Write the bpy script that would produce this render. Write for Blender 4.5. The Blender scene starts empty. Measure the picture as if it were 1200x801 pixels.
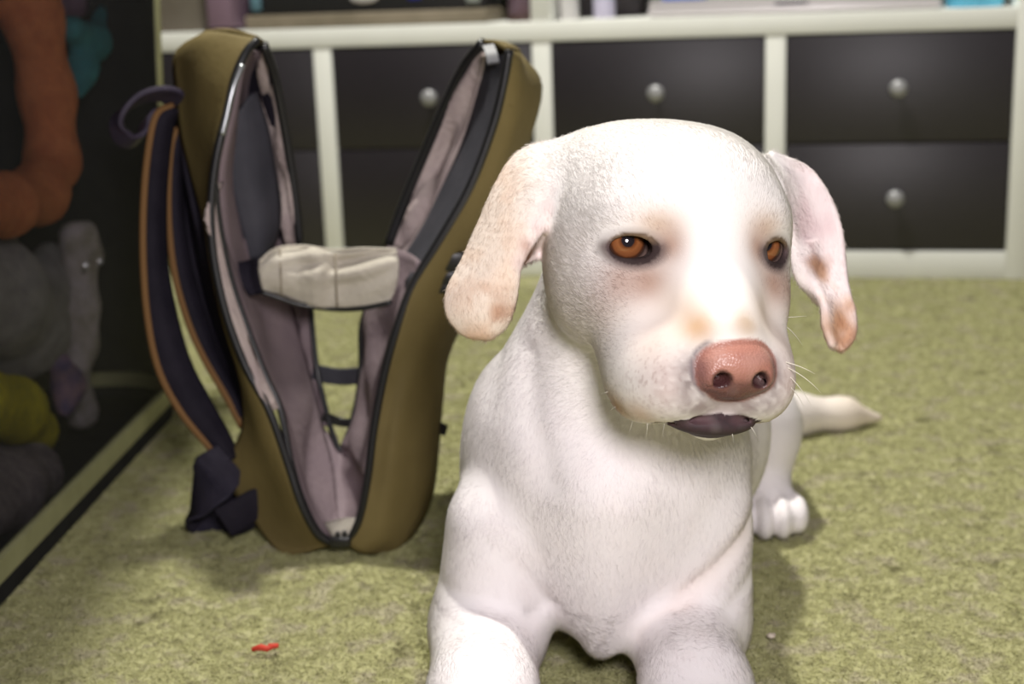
import bpy, bmesh, math, random
import numpy as np
from mathutils import Vector, Matrix

C = bpy.context.scene
COL = C.collection
PI = math.pi

# ------------------------------------------------------------------ camera
FPX = 1667.0                                   # focal length for a 1200 px wide frame
PITCH, ROLL = math.radians(13.89), math.radians(-2.06)
CAM = np.array([0.0, 0.0, 0.46])
_f = np.array([0, math.cos(PITCH), -math.sin(PITCH)])
_r0 = np.array([1.0, 0, 0]); _u0 = np.cross(_r0, _f)
_r = math.cos(ROLL)*_r0 + math.sin(ROLL)*_u0
_u = -math.sin(ROLL)*_r0 + math.cos(ROLL)*_u0
cd = bpy.data.cameras.new('camera'); cam = bpy.data.objects.new('camera', cd); COL.objects.link(cam)
cam.matrix_world = Matrix(((_r[0], _u[0], -_f[0], CAM[0]), (_r[1], _u[1], -_f[1], CAM[1]),
                           (_r[2], _u[2], -_f[2], CAM[2]), (0, 0, 0, 1)))
cd.sensor_width = 36.0; cd.lens = 36.0*FPX/1200.0
cd.clip_start = 0.02
cd.dof.use_dof = True; cd.dof.focus_distance = 0.79; cd.dof.aperture_fstop = 7.0
C.camera = cam

# ------------------------------------------------------------------ light and exposure
C.view_settings.view_transform = 'Standard'; C.view_settings.look = 'None'
C.view_settings.gamma = 1.0; C.view_settings.use_curve_mapping = False
C.view_settings.exposure = 0.0
wd = bpy.data.worlds.new('world'); C.world = wd; wd.use_nodes = True
bg = wd.node_tree.nodes['Background']; bg.inputs[0].default_value = (1.0, 0.95, 0.93, 1); bg.inputs[1].default_value = 0.12

def area_light(name, loc, target, size, power, color):
    l = bpy.data.lights.new(name, 'AREA'); l.shape = 'DISK'; l.size = size; l.energy = power; l.color = color
    o = bpy.data.objects.new(name, l); COL.objects.link(o); o.location = loc
    o.rotation_euler = (Vector(target)-Vector(loc)).to_track_quat('-Z', 'Y').to_euler()
    return o
area_light('ceiling_lamp_light', (-0.17, 1.68, 2.35), (0, 1.3, 0), 0.14, 62, (1.0, 0.975, 0.89))
area_light('camera_flash', (0.10, -0.05, 0.66), (0.08, 1.0, 0.24), 0.22, 9.8, (1.0, 0.94, 0.965))

# ------------------------------------------------------------------ helpers
def P(px, py, Y):
    """point on the plane at distance Y that the lens sees at a pixel of the 1200 x 801 frame"""
    d = _f + _r*(px-600)/FPX - _u*(py-400.5)/FPX
    return CAM + d*(Y/d[1])

def tag(o, label=None, cat=None, group=None, kind=None):
    if label: o['label'] = label
    if cat: o['category'] = cat
    if group: o['group'] = group
    if kind: o['kind'] = kind
    return o

def thing(name, label, cat, loc=(0, 0, 0), rot=(0, 0, 0), group=None, parent=None):
    o = bpy.data.objects.new(name, None); COL.objects.link(o); o.empty_display_size = 0.05
    o.location = loc; o.rotation_euler = rot
    return tag(o, label, cat, group)

def link_mesh(name, me, mat, parent=None, smooth=True):
    o = bpy.data.objects.new(name, me); COL.objects.link(o)
    for m in (mat if isinstance(mat, (list, tuple)) else [mat]):
        me.materials.append(m)
    if smooth:
        me.polygons.foreach_set('use_smooth', np.ones(len(me.polygons), bool))
    if parent: o.parent = parent
    return o

def obj(name, bm, mat, parent=None, smooth=False, angle=None):
    me = bpy.data.meshes.new(name); bm.normal_update(); bm.to_mesh(me); bm.free()
    o = link_mesh(name, me, mat, parent, smooth or angle is not None)
    if angle is not None:
        try: me.set_sharp_from_angle(angle=math.radians(angle))
        except Exception: pass
    return o

def add_box(bm, c, s, bevel=0.0, rot=None, seg=2):
    r = bmesh.ops.create_cube(bm, size=1.0)
    vs = r['verts']
    for v in vs: v.co = Vector((v.co.x*s[0], v.co.y*s[1], v.co.z*s[2]))
    if bevel > 0:
        es = list({e for v in vs for e in v.link_edges})
        rb = bmesh.ops.bevel(bm, geom=es, offset=bevel, segments=seg, affect='EDGES', profile=0.5)
        vs = list({v for f in rb['faces'] for v in f.verts} | {v for v in vs if v.is_valid})
    m = Matrix.Translation(Vector(c)) @ (rot.to_matrix().to_4x4() if rot else Matrix())
    bmesh.ops.transform(bm, matrix=m, verts=vs)
    return vs

def box(name, c, s, mat, parent=None, bevel=0.0, rot=None):
    bm = bmesh.new(); add_box(bm, c, s, bevel, rot)
    return obj(name, bm, mat, parent, angle=35)

def frame_along(pts):
    pts = [Vector(p) for p in pts]; T = []
    for i in range(len(pts)):
        a = pts[max(i-1, 0)]; b = pts[min(i+1, len(pts)-1)]
        T.append((b-a).normalized())
    return pts, T

def spline(ctrl, n):
    """Catmull-Rom through control rows (any dimension), n samples"""
    c = np.asarray(ctrl, float); m = len(c)
    e = np.vstack([2*c[0]-c[1], c, 2*c[-1]-c[-2]])
    t = np.linspace(0, m-1, n); i = np.minimum(t.astype(int), m-2); f = (t-i)[:, None]
    p0, p1, p2, p3 = e[i], e[i+1], e[i+2], e[i+3]
    return 0.5*((2*p1)+(-p0+p2)*f+(2*p0-5*p1+4*p2-p3)*f**2+(-p0+3*p1-3*p2+p3)*f**3)

def add_tube(bm, pts, rad, seg=8, cap=True):
    pts, T = frame_along(pts)
    n = Vector((0, 0, 1)) if abs(T[0].z) < 0.9 else Vector((1, 0, 0))
    rings = []
    for i, (p, t) in enumerate(zip(pts, T)):
        n = (n - t*n.dot(t)).normalized(); b = t.cross(n)
        r = rad[i] if hasattr(rad, '__len__') else rad
        rings.append([bm.verts.new(p + (n*math.cos(2*PI*k/seg)+b*math.sin(2*PI*k/seg))*r) for k in range(seg)])
    for a, b_ in zip(rings, rings[1:]):
        for k in range(seg):
            bm.faces.new((a[k], a[(k+1) % seg], b_[(k+1) % seg], b_[k]))
    if cap:
        bm.faces.new(rings[0][::-1]); bm.faces.new(rings[-1])

def add_band(bm, pts, width_dirs, half_w, half_t, seg=1):
    """flat webbing along pts: width along width_dirs, thickness along the third axis"""
    pts, T = frame_along(pts); rings = []
    for i, (p, t) in enumerate(zip(pts, T)):
        w = Vector(width_dirs[i] if isinstance(width_dirs, list) else width_dirs); w = (w-t*w.dot(t)).normalized()
        n = t.cross(w)
        hw = half_w[i] if hasattr(half_w, '__len__') else half_w
        prof = [(-1, -.6), (-.92, -1), (.92, -1), (1, -.6), (1, .6), (.92, 1), (-.92, 1), (-1, .6)]
        rings.append([bm.verts.new(p+w*a*hw+n*b*half_t) for a, b in prof])
    for a, b in zip(rings, rings[1:]):
        for k in range(8):
            bm.faces.new((a[k], a[(k+1) % 8], b[(k+1) % 8], b[k]))
    bm.faces.new(rings[0][::-1]); bm.faces.new(rings[-1])

def add_grid(bm, rows, thick=None):
    """a surface through rows of points; with thick it becomes a closed sheet"""
    A = np.asarray(rows, float); nr, nc = A.shape[:2]
    du = np.gradient(A, axis=0); dv = np.gradient(A, axis=1)
    N = np.cross(du, dv); N /= np.maximum(np.linalg.norm(N, axis=2, keepdims=True), 1e-9)
    def sheet(B, flip):
        V = [[bm.verts.new(B[i, j]) for j in range(nc)] for i in range(nr)]
        for i in range(nr-1):
            for j in range(nc-1):
                q = (V[i][j], V[i+1][j], V[i+1][j+1], V[i][j+1])
                bm.faces.new(q[::-1] if flip else q)
        return V
    if thick is None:
        return sheet(A, False)
    V1 = sheet(A+N*thick/2, False); V2 = sheet(A-N*thick/2, True)
    loop = [(0, j) for j in range(nc)]+[(i, nc-1) for i in range(1, nr)]+[(nr-1, j) for j in range(nc-2, -1, -1)]+[(i, 0) for i in range(nr-2, 0, -1)]
    for a, b in zip(loop, loop[1:]+loop[:1]):
        bm.faces.new((V1[a[0]][a[1]], V1[b[0]][b[1]], V2[b[0]][b[1]], V2[a[0]][a[1]]))

# ------------------------------------------------------------------ materials
def principled(name, col, rough=0.6, spec=0.5, metal=0.0, **kw):
    m = bpy.data.materials.new(name); m.use_nodes = True
    b = m.node_tree.nodes['Principled BSDF']
    b.inputs['Base Color'].default_value = (*col, 1); b.inputs['Roughness'].default_value = rough
    b.inputs['Specular IOR Level'].default_value = spec; b.inputs['Metallic'].default_value = metal
    for k, v in kw.items(): b.inputs[k].default_value = v
    return m

def mottled(name, col, col2, scale=30, rough=0.8, spec=0.2, bump=0.2, detail=4, dist=0.002, coord='Object', stretch=(1, 1, 1), sheen=0.0):
    """a principled surface with noise between two colours and a fine bump"""
    m = principled(name, col, rough, spec); nt = m.node_tree; b = nt.nodes['Principled BSDF']
    tc = nt.nodes.new('ShaderNodeTexCoord'); mp = nt.nodes.new('ShaderNodeMapping'); mp.inputs['Scale'].default_value = stretch
    nz = nt.nodes.new('ShaderNodeTexNoise'); nz.inputs['Scale'].default_value = scale; nz.inputs['Detail'].default_value = detail
    mx = nt.nodes.new('ShaderNodeMix'); mx.data_type = 'RGBA'
    mx.inputs[6].default_value = (*col, 1); mx.inputs[7].default_value = (*col2, 1)
    rp = nt.nodes.new('ShaderNodeMapRange'); rp.inputs[1].default_value = 0.35; rp.inputs[2].default_value = 0.65
    nt.links.new(tc.outputs[coord], mp.inputs[0]); nt.links.new(mp.outputs[0], nz.inputs['Vector'])
    nt.links.new(nz.outputs[0], rp.inputs[0]); nt.links.new(rp.outputs[0], mx.inputs[0]); nt.links.new(mx.outputs[2], b.inputs['Base Color'])
    if bump:
        bp = nt.nodes.new('ShaderNodeBump'); bp.inputs['Strength'].default_value = bump; bp.inputs['Distance'].default_value = dist
        n2 = nt.nodes.new('ShaderNodeTexNoise'); n2.inputs['Scale'].default_value = scale*6; n2.inputs['Detail'].default_value = 2
        nt.links.new(mp.outputs[0], n2.inputs['Vector']); nt.links.new(n2.outputs[0], bp.inputs['Height']); nt.links.new(bp.outputs[0], b.inputs['Normal'])
    if sheen: b.inputs['Sheen Weight'].default_value = sheen
    return m
# signed distance field on a rectilinear grid, meshed with surface nets: used for the dog and the soft toys
class Field:
    def __init__(s, xs, ys, zs):
        s.ax = [np.asarray(a, np.float32) for a in (xs, ys, zs)]
        s.D = np.full([len(a) for a in s.ax], 1.0, np.float32)
    def box(s, lo, hi):
        sl = []
        for a, l, h in zip(s.ax, lo, hi):
            i, j = np.searchsorted(a, l), np.searchsorted(a, h); sl.append(slice(max(i-1, 0), min(j+1, len(a))))
        g = np.meshgrid(*[a[q] for a, q in zip(s.ax, sl)], indexing='ij')
        return tuple(sl), np.stack(g, -1)
    def put(s, lo, hi, fn, k, op='add'):
        sl, X = s.box(np.asarray(lo)-k-.012, np.asarray(hi)+k+.012)
        if 0 in X.shape: return
        d = fn(X).astype(np.float32); a = s.D[sl]
        if op == 'cut': d = -d; sg = -1.0
        else: sg = 1.0
        if op == 'cut':
            h = np.maximum(k-np.abs(a-d), 0)/k; s.D[sl] = np.maximum(a, d)+h*h*k*.25
        else:
            h = np.maximum(k-np.abs(a-d), 0)/k; s.D[sl] = np.minimum(a, d)-h*h*k*.25
    def ell(s, c, r, k=.02, op='add', M=None):
        """ellipsoid; M is a 3x3 whose columns are its axes"""
        c = np.asarray(c, float); r = np.asarray(r, float); M = np.eye(3) if M is None else np.asarray(M)
        e = np.sqrt(((M*r)**2).sum(1))
        def fn(X):
            q = (X-c)@M; k0 = np.linalg.norm(q/r, axis=-1); k1 = np.linalg.norm(q/(r*r), axis=-1)
            return k0*(k0-1)/np.maximum(k1, 1e-6)
        s.put(c-e, c+e, fn, k, op)
    def cone(s, a, b, ra, rb, k=.02, op='add'):
        a = np.asarray(a, float); b = np.asarray(b, float); ba = b-a; L2 = ba@ba
        def fn(X):
            t = np.clip(((X-a)@ba)/L2, 0, 1); return np.linalg.norm(X-a-t[..., None]*ba, axis=-1)-(ra+(rb-ra)*t)
        s.put(np.minimum(a-ra, b-rb), np.maximum(a+ra, b+rb), fn, k, op)
    def chain(s, pts, rad, k=.02, op='add'):
        for (a, b), (ra, rb) in zip(zip(pts, pts[1:]), zip(rad, rad[1:])): s.cone(a, b, ra, rb, k, op)
    def dots(s, pts, rad, k=.006):
        """union of many small spheres (a sheet), then joined to the rest"""
        pts = np.asarray(pts, float); rad = np.broadcast_to(rad, len(pts))
        m = rad.max()+k+.004
        sl, X = s.box(pts.min(0)-m, pts.max(0)+m)
        d = np.full(X.shape[:3], 1.0, np.float32)
        axs = [a[q] for a, q in zip(s.ax, sl)]
        for p, r in zip(pts, rad):
            q = tuple(slice(np.searchsorted(a, c-m), np.searchsorted(a, c+m)) for a, c in zip(axs, p))
            Xi = X[q]; d[q] = np.minimum(d[q], np.linalg.norm(Xi-p, axis=-1)-r)
        a = s.D[sl]; h = np.maximum(k-np.abs(a-d), 0)/k; s.D[sl] = np.minimum(a, d)-h*h*k*.25
    def mesh(s):
        """naive surface nets"""
        D = s.D; I = D < 0
        nx, ny, nz = D.shape
        c = [I[i:nx-1+i, j:ny-1+j, k:nz-1+k] for i in (0, 1) for j in (0, 1) for k in (0, 1)]
        cnt = sum(q.astype(np.int8) for q in c); act = (cnt > 0) & (cnt < 8)
        idx = np.full(act.shape, -1, np.int32); cells = np.argwhere(act); idx[act] = np.arange(len(cells))
        acc = np.zeros((len(cells), 3)); n = np.zeros(len(cells))
        ci, cj, ck = cells.T
        def corner(o): return D[ci+o[0], cj+o[1], ck+o[2]]
        def pos(o): return np.stack([s.ax[0][ci+o[0]], s.ax[1][cj+o[1]], s.ax[2][ck+o[2]]], -1).astype(float)
        O = [(i, j, k) for i in (0, 1) for j in (0, 1) for k in (0, 1)]
        for a in O:
            for ax in range(3):
                if a[ax] == 0:
                    b = list(a); b[ax] = 1; va, vb = corner(a), corner(b)
                    m = (va < 0) != (vb < 0); t = np.where(m, va/np.where(m, va-vb, 1), 0)
                    acc += np.where(m[:, None], pos(a)+(pos(b)-pos(a))*t[:, None], 0); n += m
        V = acc/n[:, None]; Fq = []
        for ax in range(3):
            o1, o2 = [(1, 2), (2, 0), (0, 1)][ax]
            sl0 = [slice(1, -1)]*3; sl0[ax] = slice(0, -1); sl1 = list(sl0); sl1[ax] = slice(1, None)
            A = I[tuple(sl0)]; B = I[tuple(sl1)]; e = np.argwhere(A != B)
            base = e.copy(); base[:, o1] += 1; base[:, o2] += 1
            def cell(d1, d2):
                q = base.copy(); q[:, o1] += d1; q[:, o2] += d2; return idx[q[:, 0], q[:, 1], q[:, 2]]
            Q = np.stack([cell(-1, -1), cell(0, -1), cell(0, 0), cell(-1, 0)], -1)
            ins = A[tuple(e.T)]; Q[~ins] = Q[~ins][:, ::-1]
            Fq.append(Q)
        Fq = np.concatenate(Fq); Fq = Fq[(Fq >= 0).all(1)]
        return V, Fq

def axis(lo, hi, flo, fhi, fine, coarse):
    a = np.arange(flo, fhi+1e-9, fine); left = flo-np.arange(coarse, flo-lo+coarse, coarse); right = a[-1]+np.arange(coarse, hi-a[-1]+coarse, coarse)
    return np.concatenate([left[::-1], a, right])
# ------------------------------------------------------------------ floor and wall
M_CARPET = principled('carpet_green', (.36, .36, .17), .95, .05)
def carpet_nodes(m):
    nt = m.node_tree; b = nt.nodes['Principled BSDF']
    tc = nt.nodes.new('ShaderNodeTexCoord'); ge = nt.nodes.new('ShaderNodeNewGeometry')
    def noise(scale, detail, rough=.6):
        n = nt.nodes.new('ShaderNodeTexNoise'); n.inputs['Scale'].default_value = scale; n.inputs['Detail'].default_value = detail
        n.inputs['Roughness'].default_value = rough; nt.links.new(ge.outputs['Position'], n.inputs['Vector']); return n
    n1 = noise(75, 5, .7); n2 = noise(14, 3); n3 = noise(260, 2)
    r = nt.nodes.new('ShaderNodeValToRGB'); e = r.color_ramp.elements
    e[0].position = .30; e[0].color = (.26, .245, .135, 1); e[1].position = .72; e[1].color = (.47, .455, .27, 1)
    k = e.new(.45); k.color = (.35, .345, .165, 1); k = e.new(.58); k.color = (.42, .41, .215, 1)
    nt.links.new(n1.outputs[0], r.inputs[0])
    mx = nt.nodes.new('ShaderNodeMix'); mx.data_type = 'RGBA'; mx.blend_type = 'MULTIPLY'; mx.inputs[0].default_value = 1
    r2 = nt.nodes.new('ShaderNodeMapRange'); r2.inputs[1].default_value = .3; r2.inputs[2].default_value = .7; r2.inputs[3].default_value = .96; r2.inputs[4].default_value = 1.03
    nt.links.new(n2.outputs[0], r2.inputs[0]); nt.links.new(r.outputs[0], mx.inputs[6]); nt.links.new(r2.outputs[0], mx.inputs[7])
    n4 = noise(34, 3, .6); n5 = noise(26, 4, .6)
    def over(src, nz, lo, hi, col, amt):
        g = nt.nodes.new('ShaderNodeMapRange'); g.inputs[1].default_value = lo; g.inputs[2].default_value = hi; g.inputs[4].default_value = amt
        m2 = nt.nodes.new('ShaderNodeMix'); m2.data_type = 'RGBA'; m2.inputs[7].default_value = (*col, 1)
        nt.links.new(nz.outputs[0], g.inputs[0]); nt.links.new(g.outputs[0], m2.inputs[0]); nt.links.new(src, m2.inputs[6]); return m2.outputs[2]
    c_ = over(mx.outputs[2], n4, .52, .64, (.39, .355, .25), .75)
    c_ = over(c_, n5, .60, .70, (.15, .14, .07), .8)
    nt.links.new(c_, b.inputs['Base Color'])
    bp = nt.nodes.new('ShaderNodeBump'); bp.inputs['Distance'].default_value = .006; bp.inputs['Strength'].default_value = .5
    nt.links.new(n3.outputs[0], bp.inputs['Height']); nt.links.new(bp.outputs[0], b.inputs['Normal'])
carpet_nodes(M_CARPET)
floor = tag(box('floor', (0, 1.35, -.03), (4.6, 4.2, .06), M_CARPET), 'olive green carpet', None, None, 'structure')
SA = math.radians(-12.34)
M_WALL = mottled('wall_paint', (.62, .60, .54), (.66, .64, .58), 8, .9, .1, .1)
wall = box('wall_back', (0, 0, 0), (3.6, .08, 2.5), M_WALL)
wall.rotation_euler = (0, 0, SA); wall.location = (.25+.2137*.46+.2, 2.26+.9769*.46, 1.25); tag(wall, None, None, None, 'structure')
wall['label'] = 'pale wall behind the white shelving'

# a low loop pile standing out of the near carpet
rngc = np.random.default_rng(11)
NP_ = 240000
py_ = np.where(rngc.random(NP_) < .93, .78+rngc.random(NP_)**1.15*1.44, .35+rngc.random(NP_)*.45); px_ = (rngc.random(NP_)-.5)*(.86*py_+.12)*np.where(rngc.random(NP_) < .72, 1, 1+rngc.random(NP_)*1.4)
px_ += 0.0
vn = rngc.random((64, 64))
base = np.stack([px_, py_, np.zeros(NP_)-.001], 1)
ang = rngc.random(NP_)*2*PI; ln = rngc.uniform(.003, .006, NP_); up = rngc.uniform(.15, .75, NP_)
tip = base+np.stack([np.cos(ang)*ln*np.sqrt(1-up**2), np.sin(ang)*ln*np.sqrt(1-up**2), ln*up*.8], 1)
bend = (base+tip)/2+np.stack([rngc.normal(0, .001, NP_), rngc.normal(0, .001, NP_), np.full(NP_, .0012)], 1)
hc = bpy.data.hair_curves.new('carpet_pile'); hc.add_curves([3]*NP_)
hc.attributes['position'].data.foreach_set('vector', np.stack([base, bend, tip], 1).astype(np.float32).ravel())
ra = hc.attributes.get('radius') or hc.attributes.new('radius', 'FLOAT', 'POINT')
ra.data.foreach_set('value', np.tile(np.array((.0005, .0005, .0003), np.float32), NP_))
hc.materials.append(M_CARPET)
pile = bpy.data.objects.new('carpet_pile', hc); COL.objects.link(pile); pile.parent = floor; pile['kind'] = 'stuff'
pile.matrix_parent_inverse = floor.matrix_world.inverted()

# ------------------------------------------------------------------ shelving with drawers
M_WHITE = mottled('shelf_white', (.86, .87, .82), (.89, .90, .85), 12, .45, .4, .02)
M_BLACK = mottled('drawer_black', (.012, .009, .013), (.017, .013, .018), 60, .44, .75, .15, 4, .0005, 'Object', (1, 1, 6))
M_KNOB = principled('knob_grey', (.34, .34, .35), .35, .5, .2)
M_GAP = principled('drawer_box', (.015, .014, .014), .8, .2)
CW, CT, BB = .335, .031, .044
shelf = thing('shelving_unit', 'white cube shelving with black drawers along the back wall', 'shelving', (-.295, 2.378, 0), (0, 0, SA))
S0, S1 = -.366-.012, 1.098+.024
DEP = .39
box('base_board', ((S0+S1)/2, DEP/2, BB/2), (S1-S0-.078, DEP, BB-.001), M_WHITE, shelf, .0015)
box('shelf_board', ((S0+S1)/2, DEP/2, BB+CW+CT/2), (S1-S0-.078, DEP, CT), M_WHITE, shelf, .0015)
box('top_board', ((S0+S1)/2, DEP/2, BB+2*CW+CT+.02), (S1-S0, DEP, .039), M_WHITE, shelf, .0015)
box('side_panel', (S0+.0195, DEP/2, (BB+2*CW+CT)/2), (.039, DEP, BB+2*CW+CT), M_WHITE, shelf, .0015)
box('side_panel', (S1-.0195, DEP/2, (BB+2*CW+CT)/2), (.039, DEP, BB+2*CW+CT), M_WHITE, shelf, .0015)
for u in (0, .366, .732):
    box('divider', (u, DEP/2+.001, BB+CW/2), (CT, DEP-.002, CW), M_WHITE, shelf, .0015)
box('divider', (.366, DEP/2+.001, BB+CW+CT+CW/2), (CT, DEP-.002, CW), M_WHITE, shelf, .0015)
box('back_panel', ((S0+S1)/2, DEP+.003, (BB+2*CW+CT)/2), (S1-S0-.002, .006, BB+2*CW+CT), M_WHITE, shelf)
cells = [(-.366+.0155+.012, -CT/2), (CT/2, .366-CT/2), (.366+CT/2, .732-CT/2), (.732+CT/2, S1-.039)]
dh = (CW-.0035)/2
knob_me = None
for a, b_ in cells:
    for r in (0, 1):
        z = BB+.0015+dh/2+r*(dh+.0012)
        bm = bmesh.new(); add_box(bm, ((a+b_)/2, .010, z), (b_-a-.003, .016, dh-.0012), .0012)
        add_box(bm, ((a+b_)/2, .18, z-.006), (b_-a-.020, .33, dh-.025))
        d = obj('drawer', bm, M_BLACK, shelf, angle=35)
        if knob_me is None:
            bm = bmesh.new(); prof = [(0, .0), (.006, 0), (.0055, -.010), (.008, -.013), (.0125, -.016), (.0135, -.020), (.0115, -.0245), (.006, -.0265), (0, -.027)]
            vs = [bm.verts.new((p[0], p[1], 0)) for p in prof]
            es = [bm.edges.new((p, q)) for p, q in zip(vs, vs[1:])]
            bmesh.ops.spin(bm, geom=vs+es, cent=(0, 0, 0), axis=(0, 1, 0), angle=2*PI, steps=24)
            bmesh.ops.remove_doubles(bm, verts=bm.verts, dist=1e-5); bmesh.ops.recalc_face_normals(bm, faces=bm.faces)
            k = obj('knob', bm, M_KNOB, d, smooth=True); knob_me = k.data
        else:
            k = bpy.data.objects.new('knob', knob_me); COL.objects.link(k); k.parent = d
        k.location = ((a+b_)/2, .0025, z)

# things standing in the upper row; placed in the shelf's own frame
SM = Matrix.Translation((-.295, 2.378, 0)) @ Matrix.Rotation(SA, 4, 'Z')
SZ = BB+CW+CT
def on_shelf(u, d, h=0): return SM @ Vector((u, d, SZ+h))
def shelf_thing(name, label, cat, u, d):
    return thing(name, label, cat, on_shelf(u, d), (0, 0, SA))
M_SILVER = principled('laptop_silver', (.72, .68, .70), .35, .5, .25)
M_DARK = principled('dark_plastic', (.02, .02, .022), .45, .4)
M_TAN = mottled('tan_wood', (.20, .17, .12), (.26, .22, .16), 20, .6, .3)
t = shelf_thing('laptop', 'closed silver laptop lying on the white shelf board', 'laptop', .755, .13)
box('base', (0, 0, .008), (.44, .24, .014), M_SILVER, t, .004); box('lid', (0, .002, .0195), (.438, .238, .007), M_SILVER, t, .003)
box('hinge', (0, .118, .013), (.36, .010, .010), M_DARK, t, .003); box('front_notch', (0, -.1195, .0165), (.05, .003, .003), M_DARK, t)
t = shelf_thing('blue_case', 'small bright blue case lying on the closed silver laptop', 'case', .585, .12); t.location = on_shelf(.585, .11, .0235)
box('shell', (0, 0, .02), (.07, .10, .038), principled('blue_case', (.01, .10, .65), .4), t, .006); box('zipper', (0, -.051, .02), (.06, .002, .004), M_DARK, t)
def lathe(name, prof, mat, parent, seg=28, loc=(0, 0, 0)):
    bm = bmesh.new(); vs = [bm.verts.new((p[0], 0, p[1])) for p in prof]; es = [bm.edges.new(e) for e in zip(vs, vs[1:])]
    bmesh.ops.spin(bm, geom=vs+es, cent=(0, 0, 0), axis=(0, 0, 1), angle=2*PI, steps=seg)
    bmesh.ops.remove_doubles(bm, verts=bm.verts, dist=1e-5); bmesh.ops.recalc_face_normals(bm, faces=bm.faces)
    o = obj(name, bm, mat, parent, angle=40); o.location = loc; return o
t = shelf_thing('storage_tub', 'bright sky blue tub at the end of the upper shelf', 'tub', 1.028, .07)
lathe('tub_body', [(0, 0), (.040, 0), (.043, .004), (.047, .13), (.044, .13), (.040, .006), (0, .006)], principled('sky_blue', (.11, .47, .68), .4, .5), t)
lathe('tub_rim', [(.0465, .126), (.050, .126), (.050, .136), (.043, .136), (.043, .130)], principled('sky_blue_rim', (.10, .40, .60), .4, .5), t)
t = shelf_thing('jar', 'white jar beside the middle divider on the upper shelf', 'jar', .402, .06)
lathe('jar_body', [(0, 0), (.014, 0), (.016, .003), (.016, .07), (.011, .08), (0, .08)], principled('jar_white', (.62, .60, .60), .4), t); lathe('jar_lid', [(0, .078), (.0135, .078), (.0135, .094), (0, .094)], principled('jar_lid', (.5, .48, .5), .4), t)
t = shelf_thing('bottle', 'lilac white bottle between the white jar and the black box', 'bottle', .455, .09)
lathe('bottle_body', [(0, 0), (.016, 0), (.018, .004), (.018, .02), (.018, .09), (.007, .11), (0, .11)], principled('lilac', (.50, .47, .60), .35), t); lathe('cap', [(0, .108), (.009, .108), (.009, .128), (0, .128)], M_DARK, t)
t = shelf_thing('storage_box', 'black lidded box behind the bottle on the upper shelf', 'box', .455, .24)
box('box_body', (0, 0, .07), (.10, .16, .14), mottled('box_black', (.05, .045, .048), (.08, .07, .07), 30, .6), t, .004); box('lid', (0, 0, .155), (.106, .166, .028), M_DARK, t, .004)
t = shelf_thing('media_player', 'wide black player with a tan base strip on the upper shelf', 'player', .072, .13)
box('case', (0, 0, .075), (.40, .22, .105), M_DARK, t, .004); box('base_strip', (0, -.006, .012), (.41, .228, .022), M_TAN, t, .003)
bm = bmesh.new(); bmesh.ops.create_uvsphere(bm, u_segments=24, v_segments=12, radius=1)
for v in bm.verts: v.co = Vector((v.co.x*.024, v.co.y*.003-.1105, v.co.z*.009+.046))
o = obj('badge', bm, M_SILVER, t, smooth=True); o['label'] = 'silver oval badge'
box('light', (.085, -.1105, .046), (.022, .002, .012), principled('blue_light', (.02, .03, .28), .4), t, .001)
box('socket', (.183, -.113, .045), (.022, .006, .026), principled('grey_socket', (.35, .38, .36), .5), t, .002); box('socket', (-.186, -.113, .045), (.018, .006, .03), principled('teal_socket', (.10, .20, .25), .5), t, .002)
t = shelf_thing('canister', 'dull mauve canister against the middle divider', 'canister', .325, .06)
lathe('canister_body', [(0, 0), (.020, 0), (.022, .003), (.022, .12), (0, .12)], mottled('mauve_can', (.17, .115, .15), (.13, .075, .085), 25, .5), t); lathe('canister_foot', [(.0215, 0), (.0235, 0), (.0235, .010), (.0215, .010)], principled('can_foot', (.06, .03, .025), .5), t)
t = shelf_thing('folder', 'mauve pink folder standing above the left tip of the backpack', 'folder', -.168, .10)
box('cover', (-.020, 0, .13), (.003, .22, .25), principled('mauve_cover', (.24, .16, .22), .6), t, .001); box('cover', (.020, 0, .13), (.003, .22, .25), principled('mauve_cover2', (.24, .16, .22), .6), t, .001)
box('spine', (0, -.109, .13), (.040, .003, .25), principled('mauve_spine', (.26, .17, .235), .6), t, .001); box('pages', (0, .004, .13), (.035, .205, .235), principled('paper', (.6, .58, .52), .8), t)
t = shelf_thing('cardboard_box', 'grey brown cardboard box beside the mauve folder', 'box', -.262, .13)
box('box_body', (0, 0, .085), (.125, .20, .17), mottled('grey_card', (.135, .115, .09), (.16, .14, .11), 14, .8), t, .002); box('flap', (0, -.05, .172), (.124, .10, .003), mottled('grey_card2', (.15, .13, .10), (.17, .15, .12), 14, .8), t); box('flap', (0, .052, .172), (.124, .098, .003), mottled('grey_card3', (.15, .13, .10), (.17, .15, .12), 14, .8), t)
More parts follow.
